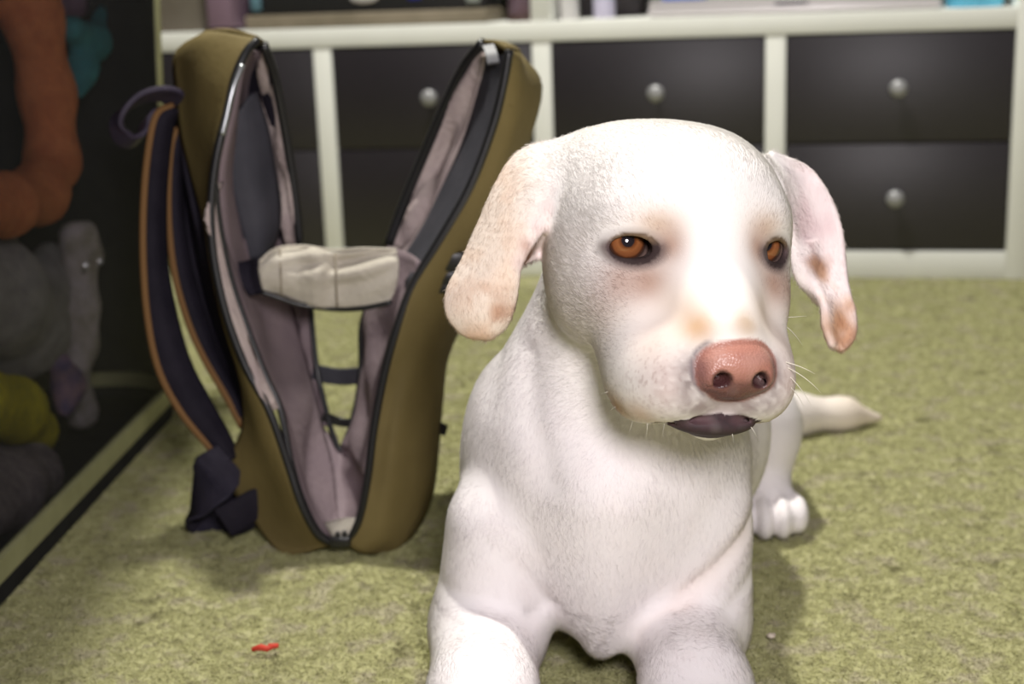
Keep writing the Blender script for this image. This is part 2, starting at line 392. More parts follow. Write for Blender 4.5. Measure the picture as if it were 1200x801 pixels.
# ------------------------------------------------------------------ the mesh toy pen at the left
def mesh_material():
    m = bpy.data.materials.new('pen_mesh'); m.use_nodes = True; nt = m.node_tree; b = nt.nodes['Principled BSDF']
    b.inputs['Base Color'].default_value = (.022, .022, .024, 1); b.inputs['Roughness'].default_value = .6; b.inputs['Specular IOR Level'].default_value = .15
    uv = nt.nodes.new('ShaderNodeUVMap'); sp = nt.nodes.new('ShaderNodeSeparateXYZ'); nt.links.new(uv.outputs[0], sp.inputs[0])
    def M(op, a, c=None):
        n = nt.nodes.new('ShaderNodeMath'); n.operation = op
        for i, v in enumerate((a, c)):
            if v is None: continue
            if isinstance(v, (int, float)): n.inputs[i].default_value = v
            else: nt.links.new(v, n.inputs[i])
        return n.outputs[0]
    k = 1/.0030
    p = M('ADD', sp.outputs[0], sp.outputs[1]); q = M('SUBTRACT', sp.outputs[0], sp.outputs[1])
    hole = M('MULTIPLY', M('GREATER_THAN', M('FRACT', M('MULTIPLY', p, k)), .24), M('GREATER_THAN', M('FRACT', M('ADD', M('MULTIPLY', q, k), 500.0)), .24))
    tr = nt.nodes.new('ShaderNodeBsdfTransparent'); mx = nt.nodes.new('ShaderNodeMixShader')
    nt.links.new(hole, mx.inputs[0]); nt.links.new(b.outputs[0], mx.inputs[1]); nt.links.new(tr.outputs[0], mx.inputs[2])
    nt.links.new(mx.outputs[0], nt.nodes['Material Output'].inputs[0])
    return m
M_MESH = mesh_material()
M_PIPING = mottled('pen_piping', (.33, .33, .17), (.38, .38, .20), 40, .6, .3)
M_HEM = mottled('pen_hem', (.012, .012, .014), (.02, .02, .022), 40, .7, .2)
def pen_loop():
    x0, x1, y0, y1, r = -1.02, -.400, .70, 1.640, .085
    pts = []
    def arc(cx, cy, a0, a1):
        for i in range(9):
            a = math.radians(a0+(a1-a0)*i/8); pts.append((cx+r*math.cos(a), cy+r*math.sin(a)))
    for i in range(6): pts.append((x1-.028+(.034)*i/6 if i < 6 else x1, y0+r+(y1-y0-2*r)*i/6))
    arc(x1-r+.006, y1-r, 0, 90); arc(x0+r, y1-r, 90, 180); arc(x0+r, y0+r, 180, 270); arc(x1-r-.028, y0+r, 270, 360)
    out = [pts[0]]
    for p in pts[1:]:
        if math.dist(p, out[-1]) > 1e-4: out.append(p)
    if math.dist(out[0], out[-1]) < 1e-4: out.pop()
    return out
LOOP = pen_loop(); PH = .86; LEAN = .055
pen = thing('mesh_toy_pen', 'black mesh sided toy pen with pale green piping beside the backpack', 'toy pen', (-.71, 1.17, 0))
def parented(o, p):
    bpy.context.view_layer.update(); o.parent = p; o.matrix_parent_inverse = p.matrix_world.inverted(); return o
def ring(name, z0, z1, off, mat, thick=.004, part=0):
    # part 1: only the side towards the room, 2: the other three sides
    n = len(LOOP); bm = bmesh.new(); ul = bm.loops.layers.uv.new('UVMap')
    cen = np.mean(LOOP, axis=0); nor = []
    for i in range(n):
        a, b_ = np.array(LOOP[i-1]), np.array(LOOP[(i+1) % n]); t = (b_-a)/np.linalg.norm(b_-a); nor.append(np.array((t[1], -t[0])))
    s = [0.0]
    for i in range(n): s.append(s[-1]+math.dist(LOOP[i], LOOP[(i+1) % n]))
    def wall(o_, flip):
        A = [(bm.verts.new((*(np.array(LOOP[i])+nor[i]*o_), z0)), bm.verts.new((*(np.array(LOOP[i])+nor[i]*o_), z1))) for i in range(n)]
        for i in range(n):
            if not keep(i): continue
            j = (i+1) % n; q = (A[i][0], A[j][0], A[j][1], A[i][1]); uv = ((s[i], z0), (s[i+1], z0), (s[i+1], z1), (s[i], z1))
            f = bm.faces.new(q[::-1] if flip else q)
            for l, c in zip(f.loops, uv[::-1] if flip else uv): l[ul].uv = c
        return A
    LX = max(p[0] for p in LOOP)
    def keep(i):
        m = (LOOP[i][0]+LOOP[(i+1) % n][0])/2 > LX-.06 and .80 < (LOOP[i][1]+LOOP[(i+1) % n][1])/2 < 1.585
        return part == 0 or (m if part == 1 else not m)
    A = wall(off, False)
    if thick:
        B = wall(off-thick, True)
        for i in range(n):
            if not keep(i): continue
            j = (i+1) % n
            bm.faces.new((A[i][1], A[j][1], B[j][1], B[i][1])); bm.faces.new((A[j][0], A[i][0], B[i][0], B[j][0]))
    for v in [v for v in bm.verts if not v.link_faces]: bm.verts.remove(v)
    for v in bm.verts: v.co.x += LEAN*v.co.z
    return parented(obj(name, bm, mat, None, angle=40), pen)
ring('hem', .001, .019, .004, M_HEM, .008)
ring('piping', .019, .038, .005, M_PIPING, .008)
ring('mesh_panel', .036, PH, 0, M_MESH, 0, 1)
ring('blackout_panel', .036, PH, 0, M_HEM, .003, 2)  # opaque sides added to keep the inside of the pen dark
ring('shadow_band', .60, PH, .003, M_HEM, .004)  # opaque band above the view, added to deepen the pen's cast shadow
ring('top_rim', PH-.01, PH+.025, .005, M_PIPING, .010)
bm = bmesh.new(); vs = [bm.verts.new((x, y, .006)) for x, y in LOOP]; bm.faces.new(vs); parented(obj('floor_panel', bm, M_HEM), pen)
bm = bmesh.new(); add_box(bm, (-.645, 1.17, PH+.030), (.765, .98, .014), .005); parented(obj('lid', bm, M_HEM, angle=40), pen)   # unseen roof, added with an overhang to shade the floor beside the pen
for (cx, cy, rr_) in ((-.404, 1.606, 1), (-1.015, 1.60, 1), (-1.015, .74, 1), (-.432, .74, 1)):
    bm = bmesh.new(); add_tube(bm, [(cx+.03*LEAN, cy, .03), (cx+PH*LEAN, cy, PH)], .0065, 10); parented(obj('corner_piping', bm, M_PIPING, smooth=True), pen)
pen['label'] = 'black mesh sided toy pen with pale green piping beside the backpack'

# soft toys in the pen, lying just behind the mesh
def Q(px, py, x):
    d = _f+_r*(px-600)/FPX-_u*(py-400.5)/FPX
    return CAM+d*(x/d[0])
def plush(name, label, cat, prims, mat, vox=.006, cut=None):
    lo = np.min([np.minimum(np.array(p[0])-p[-2], np.array(p[1])-p[-1]) for p in prims], 0)-.02; hi = np.max([np.maximum(np.array(p[0])+p[-2], np.array(p[1])+p[-1]) for p in prims], 0)+.02
    F_ = Field(*[np.arange(l, h, vox) for l, h in zip(lo, hi)])
    for a, b_, ra_, rb_ in prims: F_.cone(a, b_, ra_, rb_, .02)
    V_, Q_ = F_.mesh(); m = bpy.data.meshes.new(name); c = V_.mean(0); c[2] = V_[:, 2].min(); m.from_pydata((V_-c).tolist(), [], Q_.tolist())
    o = link_mesh(name, m, mat); o.location = c
    return tag(o, label, cat)
fuzz = lambda n, a, b_: mottled(n, a, b_, 60, .95, .05, .8, 5, .004)
XI = -.455
q = lambda px, py, r0, x=XI: (Q(px, py, x), r0)
def limb(pts, x=XI): 
    P_ = [Q(a, b_, x) for a, b_, _ in pts]; return [(P_[i], P_[i+1], pts[i][2], pts[i+1][2]) for i in range(len(pts)-1)]
def cord(o, x, y, z):
    """the thin cord a toy hangs by from the pen's roof"""
    bm = bmesh.new(); add_tube(bm, [(x, y, z), (x+.002, y, (z+PH)/2), (x, y, PH+.022)], .0012, 6)
    return parented(obj('cord', bm, M_HEM, smooth=True), o)
o = plush('plush_monkey', 'orange brown plush toy with a long bent arm behind the mesh', 'soft toy', limb([(18, -60, .030), (38, 20, .026), (55, 110, .025), (62, 190, .024), (44, 228, .026), (5, 240, .026), (-50, 245, .028)]) + limb([(18, -60, .05), (-70, -40, .06)], -.52), fuzz('orange_plush', (.60, .21, .09), (.48, .15, .065)))
c = Q(18, -60, -.49); cord(o, *c)
o = plush('plush_dinosaur', 'dark teal plush toy beside the orange plush arm in the pen', 'soft toy', limb([(120, 10, .006), (108, 50, .014), (96, 82, .013), (94, 110, .006)], -.440)+limb([(108, 50, .014), (84, 34, .014)], -.442), fuzz('teal_plush', (.06, .24, .27), (.04, .18, .21)))
cord(o, *Q(108, 46, -.440))
o = plush('plush_pig', 'mauve plush toy above the teal plush in the pen', 'soft toy', limb([(70, -30, .016), (84, 0, .016), (95, 12, .008)], -.475), fuzz('mauve_plush', (.26, .16, .24), (.18, .11, .16)))
cord(o, *Q(72, -26, -.475))
plush('plush_elephant', 'large grey plush toy under the orange arm behind the mesh', 'soft toy', limb([(-60, 330, .045), (-20, 345, .055), (20, 385, .048), (52, 335, .028), (58, 302, .018)], -.50)+[(np.array((-.60, 1.36, .10)), np.array((-.56, 1.40, .22)), .085, .07)], fuzz('grey_plush', (.30, .29, .29), (.22, .21, .215)))
plush('plush_rabbit', 'pale grey plush limb hanging beside the larger grey plush', 'soft toy', limb([(84, 275, .014), (92, 320, .015), (92, 360, .019), (94, 405, .016), (88, 425, .010)], -.465)+limb([(104, 268, .008), (114, 300, .008)], -.45)+[(Q(88, 425, -.465), np.array((-.475, 1.50, .028)), .010, .020)], fuzz('pale_plush', (.42, .38, .40), (.30, .27, .24)))
for px, py, which in ((101, 311, 'left lower one'), (118, 306, 'right upper one')):
    bm = bmesh.new(); c = Q(px, py, -.438)
    bmesh.ops.create_cone(bm, cap_ends=True, segments=16, radius1=.0045, radius2=.0035, depth=.003, matrix=Matrix.Translation(c) @ Matrix.Rotation(PI/2, 4, 'Y'))
    bmesh.ops.create_cone(bm, cap_ends=True, segments=12, radius1=.0018, radius2=.0018, depth=.0045, matrix=Matrix.Translation(c) @ Matrix.Rotation(PI/2, 4, 'Y'))
    tag(obj('metal_button', bm, principled('button_metal', (.6, .6, .62), .3, .5, .6), angle=40), 'round metal button glinting behind the pen mesh, the %s of the pair' % which, 'button', 'metal buttons in the toy pen')
plush('plush_bird', 'dull mauve and small plush under the pale grey limb', 'soft toy', limb([(70, 425, .012), (80, 450, .014), (76, 478, .010)], -.46), fuzz('bird_plush', (.30, .19, .24), (.10, .08, .18)))
plush('yellow_cushion', 'mustard yellow soft toy low in the pen', 'soft toy', limb([(-40, 470, .035), (15, 480, .028), (42, 505, .018), (50, 520, .010)], -.47), fuzz('yellow_plush', (.45, .40, .03), (.32, .28, .03)))
plush('knitted_blanket', 'grey mauve knitted bundle under the yellow toy in the pen', 'blanket', limb([(-60, 600, .04), (0, 575, .036), (36, 556, .026), (48, 570, .020)], -.47)+[(np.array((-.53, 1.25, .05)), np.array((-.50, 1.32, .045)), .04, .035)], mottled('knit', (.27, .23, .25), (.17, .15, .17), 90, .95, .05, 1.0, 3, .006))
# ------------------------------------------------------------------ the backpack, standing open like a V
M_OLIVE = mottled('canvas_olive', (.140, .106, .038), (.170, .130, .048), 18, .75, .25, .35, 5, .0015)
M_LINING = mottled('lining_mauve', (.19, .145, .160), (.225, .175, .185), 22, .7, .2, .3, 4, .003)
M_LINING_LIT = mottled('lining_lit', (.42, .34, .33), (.50, .42, .39), 30, .7, .2, .5, 4, .004)  # paler copy of the mauve lining, with the light put into its colour
M_SLATE = mottled('pocket_slate', (.040, .040, .050), (.055, .054, .066), 30, .7, .3, .2)
M_NAVY = mottled('padding_navy', (.012, .010, .017), (.018, .015, .024), 40, .8, .2, .3)
M_WEB = mottled('webbing_navy', (.022, .019, .034), (.030, .026, .044), 90, .7, .3, .4)
M_ZIP = principled('zip_black', (.012, .012, .013), .35, .5)
M_TANEDGE = principled('strap_tan_edge', (.20, .105, .04), .7, .2)
M_CREAM = mottled('pocket_cream', (.48, .44, .37), (.55, .51, .43), 30, .75, .2, .4, 4, .003)
M_ZIP_GLINT = principled('zip_glint', (.4, .42, .43), .3, .5, .8)

bag_parts = []
def bagpart(o):
    bag_parts.append(o); return o
def curve3(c, n): return np.array([P(*r) for r in spline(c, n)])
def surf(name, cols, mat, n=36, m=None, thick=.003, parent=None, wrinkle=0.0, seed=0, bulge=None):
    """a cloth sheet: columns of (px, py, distance) control points, splined along and across"""
    A = np.stack([curve3(c, n) for c in cols], 1)
    m = m or 4*(len(cols)-1)+1
    R_ = np.stack([spline(A[i], m) for i in range(n)], 0)
    if wrinkle:
        g = np.random.default_rng(seed); u, v = np.meshgrid(np.linspace(0, 1, n), np.linspace(0, 1, m), indexing='ij'); w = 0
        for _ in range(6):
            w = w+np.sin(g.uniform(4, 20)*u+g.uniform(-9, 9)*v+g.uniform(0, 6))*g.uniform(.4, 1)
        fade = np.sin(PI*v)**.6
        R_[..., 1] += w*fade*wrinkle/2; R_[..., 0] += w*fade*wrinkle*.3
    bm = bmesh.new(); add_grid(bm, R_, thick)
    bmesh.ops.recalc_face_normals(bm, faces=bm.faces)
    return bagpart(obj(name, bm, mat, parent, smooth=True))
def tube(name, ctrl, r, mat, n=40, seg=8):
    bm = bmesh.new(); add_tube(bm, curve3(ctrl, n), r, seg); return bagpart(obj(name, bm, mat, smooth=True))

FL = [(302, 47, 1.180), (288, 62, 1.172), (275, 92, 1.165), (266, 132, 1.160), (256, 172, 1.156), (249, 215, 1.153), (247, 262, 1.150), (252, 312, 1.147), (266, 372, 1.143), (288, 430, 1.139), (315, 480, 1.134), (337, 542, 1.128), (353, 590, 1.122), (372, 625, 1.120), (392, 637, 1.122)]
FLS = [(252, 215, 1.156), (257, 262, 1.158), (270, 325, 1.158), (290, 385, 1.154), (311, 440, 1.148), (328, 478, 1.142), (342, 545, 1.132), (356, 590, 1.126), (374, 624, 1.124), (393, 635, 1.126)]
BL = [(309, 52, 1.215), (322, 90, 1.235), (331, 135, 1.245), (339, 182, 1.250), (346, 232, 1.252), (352, 288, 1.252)]
FR = [(597, 58, 1.150), (590, 100, 1.150), (577, 150, 1.150), (551, 218, 1.148), (514, 283, 1.146), (483, 335, 1.144), (463, 392, 1.140), (449, 445, 1.136), (438, 505, 1.130), (431, 562, 1.124), (420, 612, 1.120), (404, 636, 1.121)]
BR = [(566, 50, 1.20), (545, 76, 1.225), (522, 122, 1.240), (498, 178, 1.250), (474, 236, 1.254), (455, 288, 1.254)]
# outer shells
surf('side_panel', [FL, [(270, 40, 1.205), (240, 52, 1.215), (232, 100, 1.205), (231, 150, 1.200), (238, 200, 1.195), (244, 255, 1.180), (251, 312, 1.168), (265, 372, 1.16), (286, 432, 1.157), (302, 490, 1.152), (310, 548, 1.148), (325, 600, 1.140), (342, 640, 1.137), (362, 646, 1.130)],
                     [(243, 38, 1.24), (207, 62, 1.25), (206, 105, 1.25), (211, 150, 1.245), (224, 202, 1.235), (240, 258, 1.21), (250, 314, 1.19), (265, 372, 1.18), (283, 440, 1.175), (286, 500, 1.175), (263, 552, 1.175), (290, 596, 1.165), (317, 635, 1.150), (336, 652, 1.138)]], M_OLIVE, 44, 13, .004, wrinkle=.004, seed=2)
surf('back_shell', [[(243, 38, 1.242), (207, 62, 1.253), (206, 105, 1.253), (211, 150, 1.248), (217, 202, 1.24), (229, 258, 1.23), (241, 314, 1.22)],
                    [(272, 42, 1.27), (262, 90, 1.295), (266, 140, 1.31), (272, 190, 1.31), (280, 240, 1.31), (290, 290, 1.30), (300, 330, 1.29)],
                    [(311, 50, 1.220), (324, 90, 1.240), (333, 135, 1.250), (341, 182, 1.255), (348, 232, 1.257), (354, 288, 1.257), (360, 330, 1.255)]], M_NAVY, 24, 9, .004)
surf('side_panel', [FR, [(606, 62, 1.165), (606, 105, 1.160), (596, 158, 1.160), (572, 225, 1.158), (538, 290, 1.155), (507, 345, 1.152), (488, 400, 1.148), (474, 452, 1.143), (466, 510, 1.135), (462, 566, 1.128), (450, 625, 1.122), (428, 648, 1.122)],
                     [(610, 68, 1.20), (624, 110, 1.20), (610, 170, 1.20), (590, 240, 1.195), (560, 300, 1.185), (530, 355, 1.18), (511, 408, 1.175), (503, 460, 1.168), (499, 515, 1.160), (493, 572, 1.150), (468, 634, 1.136), (442, 650, 1.130)],
                     [(606, 62, 1.235), (633, 100, 1.245), (618, 168, 1.245), (595, 250, 1.24), (568, 318, 1.235), (543, 372, 1.225), (523, 420, 1.215), (517, 470, 1.205), (512, 528, 1.195), (505, 580, 1.185), (482, 628, 1.160), (448, 646, 1.145)]], M_OLIVE, 44, 17, .004, wrinkle=.006, seed=5)
surf('front_shell', [[(606, 62, 1.237), (633, 100, 1.248), (618, 168, 1.248), (595, 250, 1.243), (568, 318, 1.24), (543, 372, 1.23)],
                     [(592, 50, 1.27), (592, 90, 1.31), (570, 150, 1.325), (540, 225, 1.325), (515, 290, 1.315), (490, 345, 1.30)],
                     [(568, 48, 1.205), (547, 74, 1.23), (524, 120, 1.245), (500, 178, 1.255), (476, 236, 1.259), (452, 292, 1.26)]], M_OLIVE, 24, 9, .004)
surf('top_panel', [[(302, 46, 1.181), (300, 44, 1.19), (308, 50, 1.215)], [(272, 38, 1.205), (268, 36, 1.225), (280, 42, 1.25)], [(244, 38, 1.238), (240, 38, 1.245), (250, 44, 1.26)]], M_OLIVE, 8, 7, .004)
surf('top_panel', [[(594, 57, 1.151), (580, 50, 1.17), (567, 49, 1.20)], [(604, 60, 1.17), (598, 54, 1.20), (585, 50, 1.24)], [(609, 64, 1.21), (608, 60, 1.23), (600, 56, 1.25)]], M_OLIVE, 8, 7, .004)
# linings
surf('lining', [[(300, 52, 1.184), (288, 70, 1.178), (278, 105, 1.172), (268, 150, 1.168), (258, 200, 1.166), (257, 262, 1.163), (270, 325, 1.162)],
                [(300, 60, 1.23), (288, 100, 1.275), (283, 150, 1.285), (286, 200, 1.285), (294, 250, 1.280), (302, 290, 1.275), (312, 335, 1.265)],
                [(308, 56, 1.222), (312, 95, 1.265), (318, 138, 1.275), (322, 185, 1.278), (327, 235, 1.278), (334, 288, 1.272), (340, 335, 1.262)]], M_LINING, 28, 11, .002, wrinkle=.005, seed=3)
o = surf('lining_strip', [[(308, 55, 1.222), (304, 95, 1.262), (308, 138, 1.268), (320, 185, 1.268), (327, 235, 1.266), (333, 290, 1.262)], [(309, 54, 1.217), (316, 92, 1.246), (324, 137, 1.254), (332, 184, 1.258), (339, 233, 1.258), (345, 290, 1.256)],
                          [(310, 53, 1.214), (321, 90, 1.233), (330, 135, 1.243), (338, 182, 1.248), (345, 232, 1.250), (351, 290, 1.250)]], M_LINING_LIT, 24, 7, .002, wrinkle=.006, seed=8)
o = surf('lining_strip', [FL[5:11], [(250, 215, 1.1545), (251, 262, 1.152), (260, 325, 1.150), (277, 380, 1.146), (300, 435, 1.141), (322, 480, 1.136)], FLS[:6]], M_LINING_LIT, 24, 7, .002, wrinkle=.006, seed=9)
o = surf('mesh_pocket', [[(282, 126, 1.232), (268, 152, 1.225), (262, 182, 1.222), (272, 230, 1.222), (283, 270, 1.222), (292, 306, 1.222)],
                         [(292, 112, 1.238), (290, 150, 1.232), (294, 190, 1.228), (302, 235, 1.226), (308, 270, 1.226), (308, 300, 1.226)],
                         [(300, 108, 1.248), (314, 150, 1.250), (322, 195, 1.252), (328, 236, 1.252), (327, 268, 1.250), (320, 288, 1.248)]], M_SLATE, 24, 9, .003)
surf('lining', [FLS[1:], [(272, 275, 1.20), (295, 345, 1.215), (322, 400, 1.215), (342, 450, 1.205), (354, 500, 1.19), (366, 552, 1.17), (376, 592, 1.15), (386, 622, 1.135), (396, 634, 1.128)],
                [(318, 285, 1.262), (340, 350, 1.262), (355, 405, 1.255), (366, 452, 1.245), (378, 500, 1.225), (390, 545, 1.195), (394, 592, 1.165), (396, 620, 1.14), (398, 634, 1.129)]], M_LINING, 36, 13, .002, wrinkle=.007, seed=4)
surf('lining', [[(318, 285, 1.264), (340, 350, 1.264), (355, 405, 1.257), (366, 452, 1.247), (378, 500, 1.227)], [(335, 300, 1.264), (352, 352, 1.262), (362, 405, 1.256), (372, 452, 1.246), (386, 502, 1.227)], [(350, 300, 1.260), (364, 355, 1.258), (368, 405, 1.252), (376, 455, 1.242), (398, 526, 1.215)]], M_LINING, 28, 9, .002, wrinkle=.003, seed=14)
surf('lining', [[(455, 288, 1.254), (438, 340, 1.252), (424, 380, 1.25), (423, 430, 1.245), (416, 480, 1.232), (398, 526, 1.215)], [(464, 290, 1.20), (450, 345, 1.20), (439, 390, 1.20), (432, 440, 1.195), (425, 490, 1.185), (412, 535, 1.175)],
                [(492, 306, 1.152), (479, 342, 1.148), (461, 394, 1.144), (447, 446, 1.140), (436, 506, 1.134), (428, 556, 1.128)]], M_LINING, 30, 11, .002, wrinkle=.005, seed=6)
surf('lining_floor', [[(378, 500, 1.226), (390, 545, 1.196), (394, 592, 1.166), (396, 620, 1.141), (398, 634, 1.130)], [(398, 524, 1.216), (404, 550, 1.196), (406, 592, 1.166), (404, 620, 1.141), (401, 634, 1.130)],
                      [(412, 530, 1.18), (420, 555, 1.165), (420, 592, 1.15), (414, 618, 1.132), (404, 634, 1.127)], [(434, 520, 1.133), (430, 558, 1.128), (425, 592, 1.124), (418, 615, 1.122), (405, 635, 1.123)]], M_LINING, 20, 13, .002, wrinkle=.002, seed=7)
o = surf('lining_strip', [[(561, 56, 1.205), (540, 84, 1.232), (520, 128, 1.246), (497, 182, 1.254), (474, 238, 1.256), (458, 288, 1.256)], [(566, 60, 1.20), (553, 92, 1.225), (535, 140, 1.24), (513, 196, 1.248), (486, 250, 1.25), (464, 296, 1.25)],
                          [(570, 66, 1.19), (562, 100, 1.21), (544, 160, 1.222), (524, 206, 1.228), (497, 262, 1.234), (470, 306, 1.24)]], M_LINING_LIT, 24, 9, .002, wrinkle=.006, seed=10)
o = surf('inner_panel', [[(572, 66, 1.19), (562, 100, 1.212), (544, 160, 1.224), (524, 206, 1.230), (497, 262, 1.236), (468, 310, 1.24)], [(583, 66, 1.172), (576, 104, 1.18), (560, 156, 1.186), (536, 214, 1.188), (504, 274, 1.190), (474, 322, 1.19)],
                         [(595, 62, 1.153), (588, 102, 1.153), (575, 152, 1.153), (549, 220, 1.151), (512, 285, 1.149), (476, 337, 1.147)]], M_SLATE, 24, 9, .002)
# zips round both mouths
for c in (FL, FR): tube('zip', c, .0036, M_ZIP, 60)
tube('zip', FLS, .0030, M_ZIP, 40); tube('zip', BL, .0042, M_ZIP, 30); tube('zip', BR, .0046, M_ZIP, 30)
tube('hole_binding', [(364, 355, 1.256), (368, 405, 1.250), (376, 455, 1.240), (398, 527, 1.213), (416, 480, 1.230), (423, 430, 1.243), (424, 380, 1.248), (438, 342, 1.250)], .0026, M_ZIP, 50)
o = tube('zip_highlight', [(284, 76, 1.166), (273, 104, 1.159), (265, 138, 1.155), (260, 158, 1.153)], .0024, M_ZIP_GLINT, 16); o['label'] = 'silver strip standing in for the highlight on the black zip'  # metal strip that paints the gloss highlight onto the black zip
bm = bmesh.new(); add_band(bm, curve3([(572, 54, 1.165), (576, 64, 1.155), (578, 74, 1.150)], 6), (1, 0, 0), .005, .0015); o = bagpart(obj('zip_pull', bm, principled('pull_grey', (.12, .12, .13), .5), angle=40))
bm = bmesh.new(); add_box(bm, P(399, 634, 1.116), (.018, .008, .010), .003); add_box(bm, P(396, 628, 1.116), (.004, .004, .008), .001); add_box(bm, P(404, 627, 1.116), (.004, .004, .008), .001); bagpart(obj('zip_slider', bm, M_ZIP, angle=40))
o = surf('care_tag', [[(380, 612, 1.133), (386, 622, 1.124), (392, 632, 1.119)], [(402, 607, 1.128), (402, 619, 1.121), (400, 632, 1.118)], [(418, 606, 1.122), (416, 618, 1.119), (409, 632, 1.118)]], M_CREAM, 8, 7, .001); o['label'] = 'cream cloth tag at the bottom of the opening'
# cream pocket slung between the two halves
o = surf('cream_pocket', [[(303, 306, 1.176), (304, 322, 1.173), (308, 340, 1.174)], [(322, 293, 1.182), (326, 318, 1.170), (330, 348, 1.176)], [(352, 289, 1.186), (350, 320, 1.172), (352, 355, 1.178)], [(372, 292, 1.178), (372, 322, 1.166), (372, 358, 1.176)], [(392, 295, 1.184), (392, 326, 1.176), (392, 360, 1.180)], [(424, 293, 1.178), (425, 325, 1.166), (425, 359, 1.174)], [(452, 292, 1.178), (455, 318, 1.164), (452, 356, 1.172)], [(465, 294, 1.176), (467, 318, 1.168), (460, 352, 1.172)]], M_CREAM, 16, 41, .002, wrinkle=.005, seed=12)
o['label'] = 'cream cloth pocket stretched across the opening'
tube('pocket_binding', [(306, 342, 1.172), (330, 350, 1.173), (352, 357, 1.175), (392, 362, 1.177), (425, 361, 1.171), (460, 354, 1.169)], .0022, M_ZIP, 30)
tube('pocket_edge', [(304, 306, 1.174), (322, 292, 1.18), (352, 288, 1.184), (392, 293, 1.182), (424, 291, 1.176), (465, 292, 1.174)], .0012, M_CREAM, 30)
for a in ((328, 292, 348), (393, 296, 359)): tube('seam', [(a[0], a[1], 1.179), (a[0]+1, (a[1]+a[2])/2, 1.168), (a[0]+2, a[2], 1.174)], .0011, principled('seam_tan', (.30, .26, .20), .8), 10, 6)
o = surf('gusset', [[(276, 308, 1.19), (282, 330, 1.185), (292, 346, 1.18)], [(292, 305, 1.20), (294, 325, 1.19), (300, 345, 1.182)], [(304, 302, 1.19), (304, 322, 1.18), (310, 345, 1.176)]], M_NAVY, 8, 9, .003)
# straps seen through the gap
def band(name, ctrl, wdir, hw_, ht, mat, n=24):
    bm = bmesh.new(); add_band(bm, curve3(ctrl, n), wdir, hw_, ht); return bagpart(obj(name, bm, mat, smooth=False, angle=35))
band('cross_strap', [(366, 436, 1.25), (396, 441, 1.255), (424, 440, 1.245)], (0, 0, 1), .0078, .0015, M_SLATE)
band('cross_strap', [(378, 487, 1.226), (398, 494, 1.23), (420, 496, 1.225)], (0, 0, 1), .0042, .0012, M_ZIP)
# padded back with shoulder straps, carry handle and lower webbing on the left outside
surf('back_padding', [[(203, 128, 1.262), (205, 190, 1.262), (211, 250, 1.256), (224, 320, 1.242), (244, 390, 1.228), (268, 450, 1.215), (288, 505, 1.20)], [(212, 130, 1.275), (216, 190, 1.275), (224, 250, 1.265), (238, 320, 1.25), (256, 388, 1.236), (276, 445, 1.222), (292, 500, 1.205)],
                      [(214, 140, 1.252), (227, 200, 1.24), (244, 258, 1.215), (252, 315, 1.195), (267, 375, 1.185), (287, 432, 1.18), (294, 490, 1.18)]], M_NAVY, 30, 9, .008)
S1L = [(203, 124, 1.245), (184, 134, 1.235), (175, 170, 1.226), (169, 230, 1.215), (168, 300, 1.205), (173, 370, 1.196), (186, 432, 1.188), (212, 482, 1.180), (246, 524, 1.172), (262, 546, 1.168)]
S1R = [(206, 134, 1.250), (200, 150, 1.242), (195, 190, 1.234), (192, 240, 1.226), (194, 310, 1.216), (206, 372, 1.206), (222, 424, 1.198), (243, 465, 1.190), (268, 512, 1.180), (276, 535, 1.174)]
S2L = [(208, 150, 1.256), (201, 172, 1.250), (198, 220, 1.243), (199, 270, 1.236), (206, 325, 1.228), (222, 380, 1.219), (241, 422, 1.211), (266, 465, 1.202), (284, 500, 1.194)]
S2R = [(214, 160, 1.262), (211, 190, 1.258), (211, 230, 1.252), (215, 275, 1.246), (226, 330, 1.238), (243, 385, 1.228), (258, 425, 1.220), (280, 470, 1.210), (293, 505, 1.20)]
for a, b_ in ((S1L, S1R), (S2L, S2R)):
    mid = [tuple((np.array(x)+np.array(y))/2-np.array((0, 0, .006))) for x, y in zip(a, b_)]
    o = surf('shoulder_strap', [a, mid, b_], M_NAVY, 40, 9, .007)
    tube('strap_edge', [(x, y, z-.003) for x, y, z in a], .0034, M_TANEDGE, 44)
band('lower_strap', [(272, 540, 1.165), (252, 556, 1.162), (238, 570, 1.168), (230, 582, 1.18), (245, 600, 1.20), (275, 598, 1.19), (300, 585, 1.175)], (0.25, 0, 1), [.020+.004*math.sin(i/23*PI) for i in range(24)], .0018, M_WEB)
band('lower_strap', [(262, 612, 1.150), (280, 602, 1.152), (300, 590, 1.158), (318, 590, 1.165)], (.15, 0, 1), .014, .0018, M_NAVY)
band('carry_handle', [(212, 124, 1.25), (200, 112, 1.235), (182, 110, 1.225), (162, 116, 1.218), (146, 130, 1.215), (139, 146, 1.218), (146, 162, 1.224), (158, 165, 1.23), (168, 156, 1.236), (172, 142, 1.24), (184, 134, 1.245), (208, 138, 1.255)], (.55, -.75, .45), .0125, .0024, mottled('handle_purple', (.035, .027, .048), (.05, .04, .065), 60, .6, .35, .3), 44)
